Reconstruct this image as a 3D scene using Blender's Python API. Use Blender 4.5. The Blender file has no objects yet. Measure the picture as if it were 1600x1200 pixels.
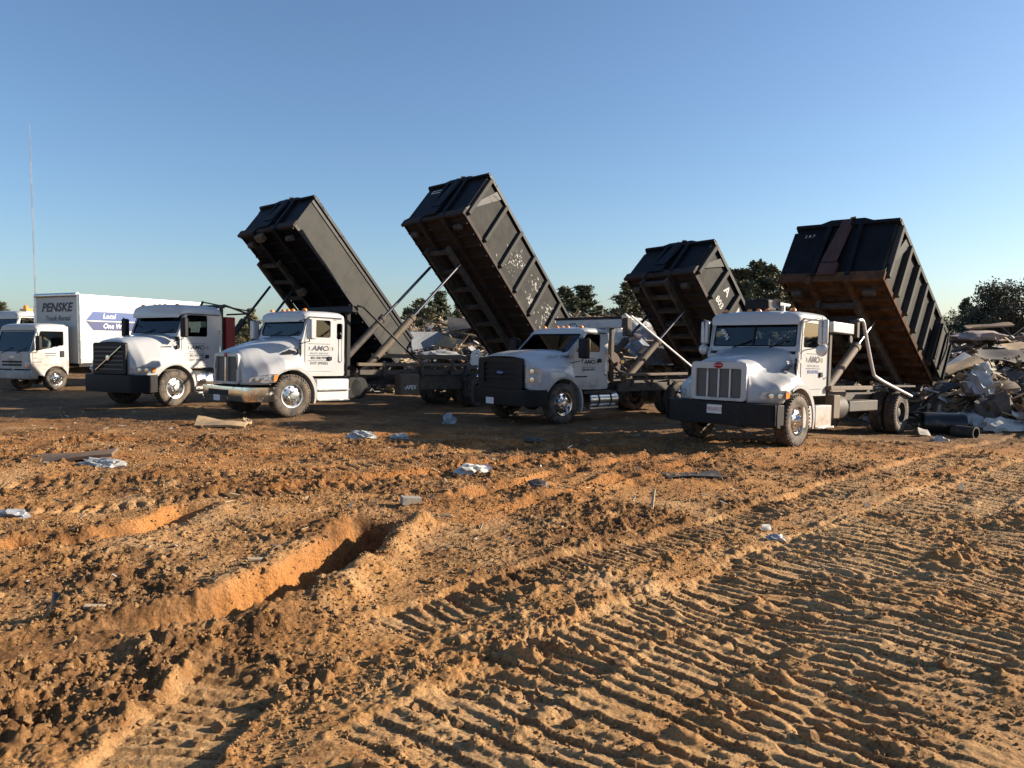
import bpy, bmesh, math, random
import numpy as np
from mathutils import Vector, Matrix
from mathutils.geometry import tessellate_polygon
R = math.radians
rng = random.Random(7)
nr = np.random.default_rng(11)
S = bpy.context.scene
COL = S.collection

# ------------------------------------------------------------------ camera, sky, sun, exposure
CAMZ = 2.1
cam = bpy.data.cameras.new('camera'); camo = bpy.data.objects.new('camera', cam); COL.objects.link(camo)
camo.location = (0, 0, CAMZ); camo.rotation_euler = (R(90) - math.atan(70/1200), 0, 0)
cam.sensor_width = 36; cam.lens = 27.0; cam.clip_start = .1; cam.clip_end = 6000
S.camera = camo
SUN_AZ, SUN_EL = R(80), R(20)          # azimuth clockwise from +Y (view direction)
w = bpy.data.worlds.new('World'); S.world = w; w.use_nodes = True
nt = w.node_tree; bg = nt.nodes['Background']
sky = nt.nodes.new('ShaderNodeTexSky'); sky.sky_type = 'NISHITA'; sky.sun_disc = False
sky.sun_elevation = SUN_EL; sky.sun_rotation = SUN_AZ; sky.altitude = 100
sky.air_density = 1.0; sky.dust_density = 0.95; sky.ozone_density = 4.0
nt.links.new(sky.outputs[0], bg.inputs[0]); bg.inputs[1].default_value = .074
sl = bpy.data.lights.new('sun', 'SUN'); sl.energy = 5.0; sl.angle = R(.55); sl.color = (1, .86, .68)
so = bpy.data.objects.new('sun', sl); COL.objects.link(so)
sd = Vector((math.sin(SUN_AZ)*math.cos(SUN_EL), math.cos(SUN_AZ)*math.cos(SUN_EL), math.sin(SUN_EL)))
so.rotation_euler = sd.to_track_quat('Z', 'Y').to_euler(); so.location = sd*50
S.view_settings.view_transform = 'Standard'; S.view_settings.look = 'None'
S.view_settings.exposure = 1.22; S.view_settings.gamma = 1

# ------------------------------------------------------------------ materials
def mat(name, col, rough=.5, metal=0, var=.15, vscale=6., bump=0., bscale=40., dirt=None, dirt_amt=.0, dscale=3., coat=0., emit=None, spec=None, coords='Object', zdust=0):
    m = bpy.data.materials.new(name); m.use_nodes = True; n = m.node_tree.nodes; l = m.node_tree.links
    b = n['Principled BSDF']; tc = n.new('ShaderNodeTexCoord')
    b.inputs['Roughness'].default_value = rough; b.inputs['Metallic'].default_value = metal
    if coat: b.inputs['Coat Weight'].default_value = coat; b.inputs['Coat Roughness'].default_value = .074
    if spec is not None: b.inputs['Specular IOR Level'].default_value = spec
    def noise(sc, det=6, rgh=.6):
        t = n.new('ShaderNodeTexNoise'); t.inputs['Scale'].default_value = sc; t.inputs['Detail'].default_value = det
        t.inputs['Roughness'].default_value = rgh; l.new(tc.outputs[coords], t.inputs['Vector']); return t
    c4 = (*col, 1); src = None
    if var > 0:
        t = noise(vscale); r = n.new('ShaderNodeValToRGB')
        r.color_ramp.elements[0].position = .3; r.color_ramp.elements[1].position = .72
        r.color_ramp.elements[0].color = (*[c*(1-var) for c in col], 1); r.color_ramp.elements[1].color = (*[min(1, c*(1+var)) for c in col], 1)
        l.new(t.outputs['Fac'], r.inputs[0]); src = r.outputs[0]
    if dirt:
        t = noise(dscale, 9, .68); mr = n.new('ShaderNodeMapRange'); mr.inputs['From Min'].default_value = .62-.3*dirt_amt; mr.inputs['From Max'].default_value = .82-.2*dirt_amt
        l.new(t.outputs['Fac'], mr.inputs[0])
        if zdust:
            sx = n.new('ShaderNodeSeparateXYZ'); l.new(tc.outputs[coords], sx.inputs[0]); zr_ = n.new('ShaderNodeMapRange'); zr_.inputs[1].default_value = 1.9; zr_.inputs[2].default_value = .5; zr_.inputs[3].default_value = -.08; zr_.inputs[4].default_value = zdust
            l.new(sx.outputs[2], zr_.inputs[0]); ad = n.new('ShaderNodeMath'); ad.operation = 'ADD'; l.new(t.outputs['Fac'], ad.inputs[0]); l.new(zr_.outputs[0], ad.inputs[1]); l.new(ad.outputs[0], mr.inputs[0])
        mx = n.new('ShaderNodeMix'); mx.data_type = 'RGBA'
        l.new(mr.outputs[0], mx.inputs[0]); mx.inputs[7].default_value = (*dirt, 1)
        if src: l.new(src, mx.inputs[6])
        else: mx.inputs[6].default_value = c4
        src = mx.outputs[2]
        ra = n.new('ShaderNodeMapRange'); ra.inputs['To Min'].default_value = rough; ra.inputs['To Max'].default_value = .85
        l.new(mr.outputs[0], ra.inputs[0]); l.new(ra.outputs[0], b.inputs['Roughness'])
    if src: l.new(src, b.inputs['Base Color'])
    else: b.inputs['Base Color'].default_value = c4
    if bump:
        t = noise(bscale, 8); bp = n.new('ShaderNodeBump'); bp.inputs['Strength'].default_value = bump; bp.inputs['Distance'].default_value = .02
        l.new(t.outputs['Fac'], bp.inputs['Height']); l.new(bp.outputs[0], b.inputs['Normal'])
    if emit: b.inputs['Emission Color'].default_value = (*emit, 1); b.inputs['Emission Strength'].default_value = 1
    return m

def glass_mat(name, tint, gl=.9):
    m = bpy.data.materials.new(name); m.use_nodes = True; n = m.node_tree.nodes; l = m.node_tree.links
    n.remove(n['Principled BSDF']); out = n['Material Output']
    t = n.new('ShaderNodeBsdfTransparent'); t.inputs[0].default_value = (*tint, 1)
    g = n.new('ShaderNodeBsdfGlossy'); g.inputs['Roughness'].default_value = .03; g.inputs[0].default_value = (gl, gl, gl, 1)
    f = n.new('ShaderNodeFresnel'); f.inputs[0].default_value = 1.5
    x = n.new('ShaderNodeMixShader'); l.new(f.outputs[0], x.inputs[0]); l.new(t.outputs[0], x.inputs[1]); l.new(g.outputs[0], x.inputs[2])
    l.new(x.outputs[0], out.inputs[0]); return m

DUST = (.34, .22, .12)
M = {}
M['white'] = mat('white_paint', (.405, .41, .415), .3, 0, .04, 2, dirt=(.31, .25, .19), dirt_amt=.12, dscale=2.6, coat=.35, zdust=.2)
M['white2'] = mat('white_paint_worn', (.37, .375, .38), .38, 0, .05, 2, dirt=(.3, .24, .18), dirt_amt=.3, dscale=2.5, coat=.2, zdust=.2)
M['boxwhite'] = mat('box_white', (.41, .41, .40), .45, 0, .04, 1.5, dirt=(.5, .46, .4), dirt_amt=.1, dscale=1.2)
M['black'] = mat('black_plastic', (.012, .012, .013), .55, 0, .2, 8, dirt=(.05, .037, .027), dirt_amt=.15, dscale=5, spec=.2)
M['blackpaint'] = mat('black_steel_paint', (.009, .010, .013), .45, 0, .3, 3, bump=.08, bscale=6, dirt=(.024, .02, .016), dirt_amt=.25, dscale=4, spec=.12)
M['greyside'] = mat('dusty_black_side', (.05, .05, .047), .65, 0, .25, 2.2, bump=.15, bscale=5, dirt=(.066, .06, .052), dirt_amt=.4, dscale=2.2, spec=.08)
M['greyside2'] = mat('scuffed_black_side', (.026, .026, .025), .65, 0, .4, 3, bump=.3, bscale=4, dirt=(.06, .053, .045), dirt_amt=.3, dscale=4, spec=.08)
M['rustfloor'] = mat('rusty_underside', (.026, .014, .009), .8, 0, .5, 3, bump=.3, bscale=14, dirt=(.012, .009, .008), dirt_amt=.5, dscale=4)
M['rustfloor2'] = mat('brown_rusty_underside', (.085, .045, .026), .85, 0, .5, 3, bump=.3, bscale=14, dirt=(.03, .02, .015), dirt_amt=.4, dscale=4, spec=.1)
M['rustred'] = mat('red_brown_primer', (.06, .024, .02), .7, 0, .3, 4, bump=.1)
M['frame'] = mat('dusty_chassis', (.035, .03, .026), .7, 0, .4, 5, bump=.2, bscale=15, dirt=(.11, .078, .05), dirt_amt=.5, dscale=4)
M['dustbeam'] = mat('dust_caked_steel', (.11, .08, .054), .75, 0, .3, 6, bump=.2, bscale=20, dirt=(.06, .05, .04), dirt_amt=.3, dscale=6)
M['chrome'] = mat('chrome', (.72, .72, .72), .12, 1, .05, 4, dirt=DUST, dirt_amt=.2, dscale=6)
M['alu'] = mat('aluminium', (.62, .62, .61), .3, 1, .08, 8, dirt=DUST, dirt_amt=.25, dscale=7)
M['rod'] = mat('steel_rod', (.13, .13, .14), .3, .9, .1, 8)
M['silver'] = mat('silver_paint', (.5, .5, .5), .4, .3, .1, 5, dirt=DUST, dirt_amt=.2, dscale=5)
M['rubber'] = mat('tyre_rubber', (.028, .026, .025), .8, 0, .2, 10, bump=.4, bscale=30, dirt=(.17, .125, .085), dirt_amt=.72, dscale=6)
M['dark'] = mat('dark_interior', (.02, .02, .022), .8, 0, .1)
M['seat'] = mat('seat_cloth', (.05, .05, .055), .9, 0, .2, 20)
M['mesh'] = mat('grille_mesh', (.09, .085, .08), .5, .5, .3, 60)
M['lens'] = mat('headlight_lens', (.42, .43, .45), .12, .15, .4, 25, coat=.6)
M['amber'] = mat('amber_lens', (.75, .25, .05), .2, 0, .1)
M['glass'] = glass_mat('cab_glass', (.42, .48, .49))
M['glassc'] = glass_mat('clear_cab_glass', (.72, .76, .76))
M['worn2'] = mat('faded_white_stencil', (.5, .5, .48), .7, 0, .3, 12, dirt=(.05, .05, .05), dirt_amt=.35, dscale=9)
M['worn'] = mat('worn_white_stencil', (.22, .22, .21), .7, 0, .3, 12, dirt=(.03, .03, .03), dirt_amt=.55, dscale=9)
M['glassd'] = glass_mat('dark_cab_glass', (.26, .31, .32))
M['navy'] = mat('navy_print', (.012, .016, .03), .5, 0, 0)
M['blue'] = mat('blue_print', (.012, .05, .2), .4, 0, 0)
M['blue2'] = mat('deep_blue_print', (.008, .02, .11), .4, 0, 0)
M['gold'] = mat('ochre_print', (.45, .3, .09), .5, 0, 0)
M['pwhite'] = mat('white_print', (.75, .75, .73), .6, 0, .1, 20)
M['red'] = mat('red_steel', (.26, .018, .015), .5, 0, .2, 4, dirt=(.1, .05, .04), dirt_amt=.3)
M['emred'] = mat('red_enamel', (.3, .01, .015), .25, 0, 0)
M['bluegrey'] = mat('tarp_housing', (.32, .33, .35), .4, .4, .1, 4, dirt=DUST, dirt_amt=.15)
M['plate'] = mat('plate_paint', (.65, .65, .63), .5, 0, .1, 20)

# ------------------------------------------------------------------ mesh helpers
def tag(o, label=None, cat=None, group=None, kind=None):
    if label: o['label'] = label
    if cat: o['category'] = cat
    if group: o['group'] = group
    if kind: o['kind'] = kind
    return o
def empty(name, mw=None, parent=None):
    o = bpy.data.objects.new(name, None); COL.objects.link(o); o.empty_display_size = .2
    if parent: o.parent = parent
    if mw is not None: o.matrix_local = mw
    return o
def chaikin(p, it=2):
    p = [tuple(q) for q in p]
    for _ in range(it):
        q = [p[0]]
        for a, b in zip(p[:-1], p[1:]):
            q.append(tuple(.75*x+.25*y for x, y in zip(a, b))); q.append(tuple(.25*x+.75*y for x, y in zip(a, b)))
        q.append(p[-1]); p = q
    return p
def rpoly(pts, r, n=4):
    out = []; N = len(pts)
    rr = r if isinstance(r, (list, tuple)) else [r]*N
    for i in range(N):
        p = Vector(pts[i]); a = Vector(pts[i-1]); b = Vector(pts[(i+1) % N]); q = rr[i]
        if q <= 0: out.append(tuple(p)); continue
        u = (a-p); v = (b-p); q = min(q, u.length*.45, v.length*.45); u.normalize(); v.normalize()
        for k in range(n+1):
            t = k/n; out.append(tuple((p+u*q)*(1-t)**2 + p*2*t*(1-t) + (p+v*q)*t*t))
    return out
class MB:
    def __init__(s): s.v = []; s.f = []; s.mi = []; s.m = 0
    def add(s, vs, fs):
        o = len(s.v); s.v += [tuple(q) for q in vs]; s.f += [tuple(i+o for i in f) for f in fs]; s.mi += [s.m]*len(fs); return s
    def box(s, x0, x1, y0, y1, z0, z1):
        return s.add([(x, y, z) for z in (z0, z1) for y in (y0, y1) for x in (x0, x1)],
                     [(0, 2, 3, 1), (4, 5, 7, 6), (0, 1, 5, 4), (2, 6, 7, 3), (0, 4, 6, 2), (1, 3, 7, 5)])
    def bar(s, p0, p1, w, h, up=(0, 0, 1)):
        p0 = Vector(p0); p1 = Vector(p1); d = (p1-p0); a = d.normalized(); u = Vector(up); sd_ = a.cross(u)
        if sd_.length < 1e-4: sd_ = a.cross(Vector((0, 1, 0)))
        sd_.normalize(); u = sd_.cross(a)
        vs = [p + sd_*(i*w/2) + u*(j*h/2) for p in (p0, p1) for i, j in ((-1, -1), (1, -1), (1, 1), (-1, 1))]
        return s.add(vs, [(0, 3, 2, 1), (4, 5, 6, 7), (0, 1, 5, 4), (1, 2, 6, 5), (2, 3, 7, 6), (3, 0, 4, 7)])
    def tube(s, pts, r, n=8, caps=True):
        P = [Vector(p) for p in pts]; rs = r if isinstance(r, (list, tuple)) else [r]*len(P); vs = []; fs = []
        ref = Vector((0, 0, 1))
        for i, p in enumerate(P):
            d = (P[min(i+1, len(P)-1)]-P[max(i-1, 0)]).normalized()
            a = d.cross(ref)
            if a.length < 1e-3: a = d.cross(Vector((0, 1, 0)))
            a.normalize(); b = a.cross(d)
            vs += [p + (a*math.cos(t)+b*math.sin(t))*rs[i] for t in [2*math.pi*k/n for k in range(n)]]
        for i in range(len(P)-1):
            fs += [(i*n+k, i*n+(k+1) % n, (i+1)*n+(k+1) % n, (i+1)*n+k) for k in range(n)]
        if caps: fs += [tuple(range(n))[::-1], tuple((len(P)-1)*n+k for k in range(n))]
        return s.add(vs, fs)
    def cyl(s, p0, p1, r, n=16): return s.tube([p0, p1], r, n)
    def lathe(s, prof, n=32, c=(0, 0, 0), axis='y'):
        vs = []; fs = []
        for r, a in prof:
            for k in range(n):
                t = 2*math.pi*k/n; x, z = r*math.cos(t), r*math.sin(t)
                vs.append((c[0]+x, c[1]+a, c[2]+z) if axis == 'y' else (c[0]+x, c[1]+z, c[2]+a) if axis == 'z' else (c[0]+a, c[1]+x, c[2]+z))
        for i in range(len(prof)-1):
            fs += [(i*n+k, i*n+(k+1) % n, (i+1)*n+(k+1) % n, (i+1)*n+k) for k in range(n)]
        return s.add(vs, fs)
    def loft(s, secs, closed=False, cap=False):
        n = len(secs[0]); vs = [p for q in secs for p in q]; fs = []
        m = n if closed else n-1
        for i in range(len(secs)-1):
            fs += [(i*n+k, i*n+(k+1) % n, (i+1)*n+(k+1) % n, (i+1)*n+k) for k in range(m)]
        if cap: fs += [tuple(range(n))[::-1], tuple((len(secs)-1)*n+k for k in range(n))]
        return s.add(vs, fs)
    def panel(s, outer, holes, fn, t):
        loops = [outer]+list(holes); tri = tessellate_polygon([[Vector((p[0], p[1], 0)) for p in L] for L in loops])
        flat = [p for L in loops for p in L]; N = len(flat)
        vs = [fn(p[0], p[1], 0) for p in flat] + [fn(p[0], p[1], t) for p in flat]
        fs = [tuple(x) for x in tri] + [(a+N, c+N, b+N) for a, b, c in tri]; o = 0
        for L in loops:
            k = len(L); fs += [(o+i, o+(i+1) % k, o+(i+1) % k+N, o+i+N) for i in range(k)]; o += k
        return s.add(vs, fs)
    def mesh(s, name, mats, smooth=35, fix=True):
        me = bpy.data.meshes.new(name); me.from_pydata(s.v, [], s.f)
        for m_ in (mats if isinstance(mats, (list, tuple)) else [mats]): me.materials.append(M[m_] if isinstance(m_, str) else m_)
        if max(s.mi, default=0): me.polygons.foreach_set('material_index', s.mi)
        if fix:
            bm = bmesh.new(); bm.from_mesh(me); bmesh.ops.remove_doubles(bm, verts=bm.verts, dist=1e-5)
            bmesh.ops.recalc_face_normals(bm, faces=bm.faces); bm.to_mesh(me); bm.free()
        if smooth:
            me.shade_smooth(); me.set_sharp_from_angle(angle=R(smooth))
        me.update(); return me
    def build(s, name, mats, parent=None, bevel=0, smooth=35, solid=0, mw=None):
        o = bpy.data.objects.new(name, s.mesh(name, mats, smooth)); COL.objects.link(o)
        if parent: o.parent = parent
        if mw is not None: o.matrix_local = mw
        if solid: md = o.modifiers.new('solid', 'SOLIDIFY'); md.thickness = solid; md.offset = -1
        if bevel: md = o.modifiers.new('bevel', 'BEVEL'); md.width = bevel; md.segments = 2; md.limit_method = 'ANGLE'; md.angle_limit = R(40)
        return o
def inst(name, me, parent=None, mw=None):
    o = bpy.data.objects.new(name, me); COL.objects.link(o)
    if parent: o.parent = parent
    if mw is not None: o.matrix_local = mw
    return o
def text(s, size, m, parent, o, xdir, ydir, shear=0, name='lettering', align='CENTER', spacing=1., sx=1., bold=0):
    c = bpy.data.curves.new(name, 'FONT'); c.body = s; c.size = size; c.align_x = align; c.align_y = 'CENTER'; c.shear = shear
    c.space_character = spacing; c.offset = bold; c.resolution_u = 2; c.materials.append(M[m])
    tmp = bpy.data.objects.new(name, c); me = bpy.data.meshes.new_from_object(tmp); bpy.data.objects.remove(tmp)
    ob = bpy.data.objects.new(name, me); COL.objects.link(ob); ob.parent = parent
    x = Vector(xdir).normalized(); y = Vector(ydir).normalized(); z = x.cross(y)
    mw = Matrix((x*sx, y, z)).transposed().to_4x4(); mw.translation = Vector(o); ob.matrix_local = mw
    return ob
def basis(loc, f, l, u):
    m = Matrix((f, l, u)).transposed().to_4x4(); m.translation = loc; return m

# ------------------------------------------------------------------ ground
def _hash(ix, iy, s):
    h = (ix*374761393 + iy*668265263 + s*974711) & 0xffffffff
    h = ((h ^ (h >> 13))*1274126177) & 0xffffffff
    return ((h ^ (h >> 16)) & 0xffff)/65535.
def gnoise(x, y, s=0):
    ix = np.floor(x).astype(np.int64); iy = np.floor(y).astype(np.int64); fx = x-ix; fy = y-iy
    u = fx*fx*fx*(fx*(fx*6-15)+10); v = fy*fy*fy*(fy*(fy*6-15)+10)
    def g(dx, dy):
        a = _hash(ix+dx, iy+dy, s)*2*np.pi
        return np.cos(a)*(fx-dx)+np.sin(a)*(fy-dy)
    return ((g(0, 0)*(1-u)+g(1, 0)*u)*(1-v)+(g(0, 1)*(1-u)+g(1, 1)*u)*v)*1.5
def fbm(x, y, sc, oc=4, s=0, gain=.5):
    a = 1.; t = 0; f = 1./sc
    for i in range(oc): t = t+a*gnoise(x*f+i*17.3, y*f-i*9.1, s+i); a *= gain; f *= 2.03
    return t
def sstep(a, b, x):
    t = np.clip((x-a)/(b-a), 0, 1); return t*t*(3-2*t)
FIX = [(4.7, 15.6, 0.), (8.9, 19.8, -.24), (.5, 19.7, 0.), (4., 22.7, -.06), (-6.3, 19.5, .19), (-2.1, 24.3, 0.), (-10.3, 21.7, .21), (-6.9, 26.8, .1), (-17.1, 28.1, .26), (-15.6, 31.8, .22)]
def base_h(x, y):
    b = .05-.018*np.clip(x, -30, 30)
    num = 0; den = 1e-3
    for fx, fy, fz in FIX:
        wgt = np.exp(-((x-fx)**2+(y-fy)**2)/(2*2.2**2)); num = num+wgt*(fz-(.05-.018*fx)); den = den+wgt
    return b+num/np.maximum(den, .6)
def pathdist(x, y, pts):
    best = np.full(x.shape, 1e9); tt = np.zeros(x.shape); ss = np.zeros(x.shape); acc = 0
    for (ax, ay), (bx, by) in zip(pts[:-1], pts[1:]):
        dx, dy = bx-ax, by-ay; L = math.hypot(dx, dy)
        k = np.clip(((x-ax)*dx+(y-ay)*dy)/L/L, 0, 1); qx = x-ax-k*dx; qy = y-ay-k*dy
        d = np.hypot(qx, qy); side = np.sign(dx*qy-dy*qx)      # + left of travel
        m = d < best; best = np.where(m, d, best); tt = np.where(m, d*side, tt); ss = np.where(m, acc+k*L, ss); acc += L
    return tt, ss, acc
def smoothpath(p): return chaikin(p, 2)
DOZER = [  # paths (travel away from camera), width, depth, pitch
    ([(2.6, 3.3), (5.0, 5.6), (9, 9.3), (14, 13.6)], .74, .02, .25), ([(1.9, 2.6), (4.0, 4.95), (7.4, 8.2), (13, 13.4)], .72, .02, .25),
    ([(5.5, 4.0), (8.5, 6.6), (14, 11.2)], .62, .02, .24), ([(.1, 2.7), (1.4, 4.4), (4.6, 7.6), (9.6, 12.4)], .7, .022, .26),
    ([(-.35, 3.1), (.85, 4.6), (3.9, 7.75), (9, 13.1)], .74, .03, .26), ([(1.2, 2.4), (3.1, 4.6), (6.2, 7.6), (11, 12.4)], .72, .025, .25),
    ([(.65, 2.5), (2.3, 4.45), (5.4, 7.5), (10.4, 12.3)], .74, .03, .26), ([(-.8, 3.5), (.4, 5.0), (3.4, 8.1), (8.6, 13.3)], .64, .03, .25),
    ([(-1.0, 5.3), (0.1, 6.35), (3.3, 9.6), (9.0, 15.2), (13, 19)], .62, .06, .23), ([(-.3, 4.1), (1.3, 5.9), (4.6, 9.2), (10.2, 14.4), (14, 18)], .62, .045, .24),
    ([(-1.75, 2.6), (-1.78, 4.0), (-1.6, 5.0)], .62, .07, .2),
    ([(-7, 8.4), (-3.5, 9.6), (0, 12.2), (3, 15)], .6, .035, .2), ([(-8, 9.8), (-4.5, 10.9), (-1, 13.2), (2, 16.4)], .6, .035, .2)]
RUTS = [([(-3.9, 4.25), (-2.95, 4.95), (-2.15, 5.6), (-1.8, 6.3), (-1.64, 7.2), (-1.52, 8.75)], .28, .47, 0),
        ([(-6.4, 6.2), (-5.0, 6.75), (-4.1, 7.5), (-3.7, 8.2), (-3.75, 9.3)], .26, .15, 1),
        ([(-.9, 9.3), (.6, 11.5), (3.2, 14.4)], .2, .09, 2), ([(-.2, 8.9), (1.3, 10.9), (4.2, 14.2)], .2, .08, 2),
        ([(-3.2, 10.2), (-.5, 12.4), (3, 15.2)], .2, .09, 2), ([(-6, 12.5), (-2, 14.2), (3, 16.2)], .22, .08, 2), ([(-9, 14), (-4, 15.4), (2, 17)], .22, .08, 2),
        ([(-12, 17.4), (-6, 17.2), (2, 17.6)], .25, .07, 2)]
def ground_h(x, y, detail=True):
    shp = x.shape; x = np.ravel(x); y = np.ravel(y)
    z = base_h(x, y)
    near = 1-sstep(14, 19, y)
    z = z + .07*fbm(x, y, 2.6, 3, 3)*(.35+.65*near)
    rough = np.clip(.6+.95*fbm(x, y, 1.9, 3, 21), .15, 1.3)
    orange = np.zeros(x.shape); pack = np.zeros(x.shape); dz = np.zeros(x.shape)
    wx = x+.05*gnoise(x*1.7, y*1.7, 61); wy = y+.05*gnoise(x*1.7, y*1.7, 62)
    jit = .5+.5*gnoise(x*5, y*5, 9); jit2 = gnoise(x*11, y*11, 12); jit3 = gnoise(x*2.2, y*2.2, 13)
    def sub(p, pad):
        q = np.array(p); return np.nonzero((wx > q[:, 0].min()-pad) & (wx < q[:, 0].max()+pad) & (wy > q[:, 1].min()-pad) & (wy < q[:, 1].max()+pad))[0]
    for i, (p, wd, dp, pitch) in enumerate(DOZER):
        p = smoothpath(p); ix = sub(p, wd/2+.5)
        if not len(ix): continue
        t, s, L = pathdist(wx[ix], wy[ix], p); m_ = np.abs(t) < wd/2+.5; ix = ix[m_]; t = t[m_]; s = s[m_]; at = np.abs(t)
        ends = sstep(0, .4, s)*(1-sstep(L-.6, L, s))
        ins = (1-sstep(wd/2-.05, wd/2+.02, at))*ends
        patch = np.clip(.8+.9*gnoise(x[ix]*1.1+i*7, y[ix]*1.1, 40+i)+.45*gnoise(x[ix]*3.1+i*7, y[ix]*3.1, 41+i), .0, 1)
        lumpy = sstep(-.15, .35, gnoise(x[ix]*.7+3*i, y[ix]*.7, 44+i)+(.2 if i in (0, 1, 2, 3, 5) else -.12))
        ph = (s/pitch+.03*np.sin(t*4)+.025*jit3[ix]) % 1.0; dd = np.abs(ph-.5)*pitch
        bar = 1-sstep(.016+.012*lumpy, .016+np.maximum(.026, .0042*y[ix])+.03*lumpy*(.5+jit[ix]), dd); bar = bar*(1-.45*sstep(9, 13, y[ix]))
        prof = -dp + bar*patch*(.026+.03*lumpy*jit2[ix]+.014*lumpy) - (ph-.5)*.03
        mid = np.exp(-(t/.05)**2)*.045*np.clip(-.1+1.3*gnoise(s*5, t*3, 70+i), 0, 1)
        berm = np.exp(-((at-wd/2-.06)/.07)**2)*ends*np.clip(-.012+.035*jit3[ix]+.02*jit[ix]*(.5+jit3[ix]), 0, .04)
        dz[ix] = dz[ix]*(1-ins) + ins*(prof+mid) + berm*(1-ins)
        pack[ix] = np.maximum(pack[ix]*(1-.5*ins), ins*(.55+.45*patch)*(1-.55*bar*lumpy)*(1-.45*lumpy))
    for i, (p, wd, dp, kind) in enumerate(RUTS):
        p = smoothpath(p); ix = sub(p, 1.1)
        if not len(ix): continue
        t, s, L = pathdist(wx[ix], wy[ix], p); m_ = np.abs(t) < 1.1; ix = ix[m_]; t = t[m_]+.07*jit3[ix]+.02*jit2[ix]+.03*gnoise(x[ix]*4.3, y[ix]*4.3, 77); s = s[m_]; at = np.abs(t)
        if kind < 2:
            prof_s = sstep(1.3 if kind == 0 else .2, 3.0 if kind == 0 else 1.5, s)*(1-sstep(L-.35, L-.02, s))
            dpt = dp*(.08+.92*prof_s)*sstep(0, .5, s)*(1-sstep(L-.3, L, s))
            ins = 1-sstep(wd-.12, wd+.05, at)
            dz[ix] = dz[ix]*(1-ins*.9) - ins*dpt
            dz[ix] += np.exp(-((t+wd+.2)/.17)**2)*dpt*(.3+.25*jit3[ix]) + np.exp(-((t-wd-.14)/.16)**2)*dpt*.14
            orange[ix] = np.maximum(orange[ix], (1-sstep(wd, wd+.12, at))*sstep(0, .5, s)*(.2+.6*prof_s)); pack[ix] = np.maximum(pack[ix], ins*.75)
        else:
            e_ = sstep(0, 1, s)*(1-sstep(L-1, L, s))*np.clip(.7+jit3[ix], 0, 1.3)
            dz[ix] += e_*(-dp*np.exp(-(t/(wd*.6))**2) + dp*.6*np.exp(-((at-wd*1.15)/.1)**2)); orange[ix] = np.maximum(orange[ix], .8*np.exp(-(t/(wd*1.6))**2))
    calm = 1-.8*sstep(2.0, 2.6, x-.1*jit3)*(1-sstep(4.2, 4.9, y+.2*jit3))
    z = z+dz*calm
    if detail:
        k = rough*(1-.88*np.clip(pack, 0, 1))*calm
        cl = fbm(x, y, .34, 2, 31); cl2 = fbm(x, y, .13, 2, 33); cl3 = fbm(x, y, .055, 2, 35)
        lump = np.clip(np.abs(cl2)*1.3-.1, 0, .8)
        z = z + k*(.028*cl+.045*lump*np.clip(.45+1.2*cl, 0, 1.2)+.022*cl2+.026*np.abs(cl3))*(.35+.65*near) + .005*cl3
    return [q.reshape(shp) for q in (z, orange, pack, rough)]
def zg(x, y):
    z, *_ = ground_h(np.array([float(x)]), np.array([float(y)]), False); return float(z[0])

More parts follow.
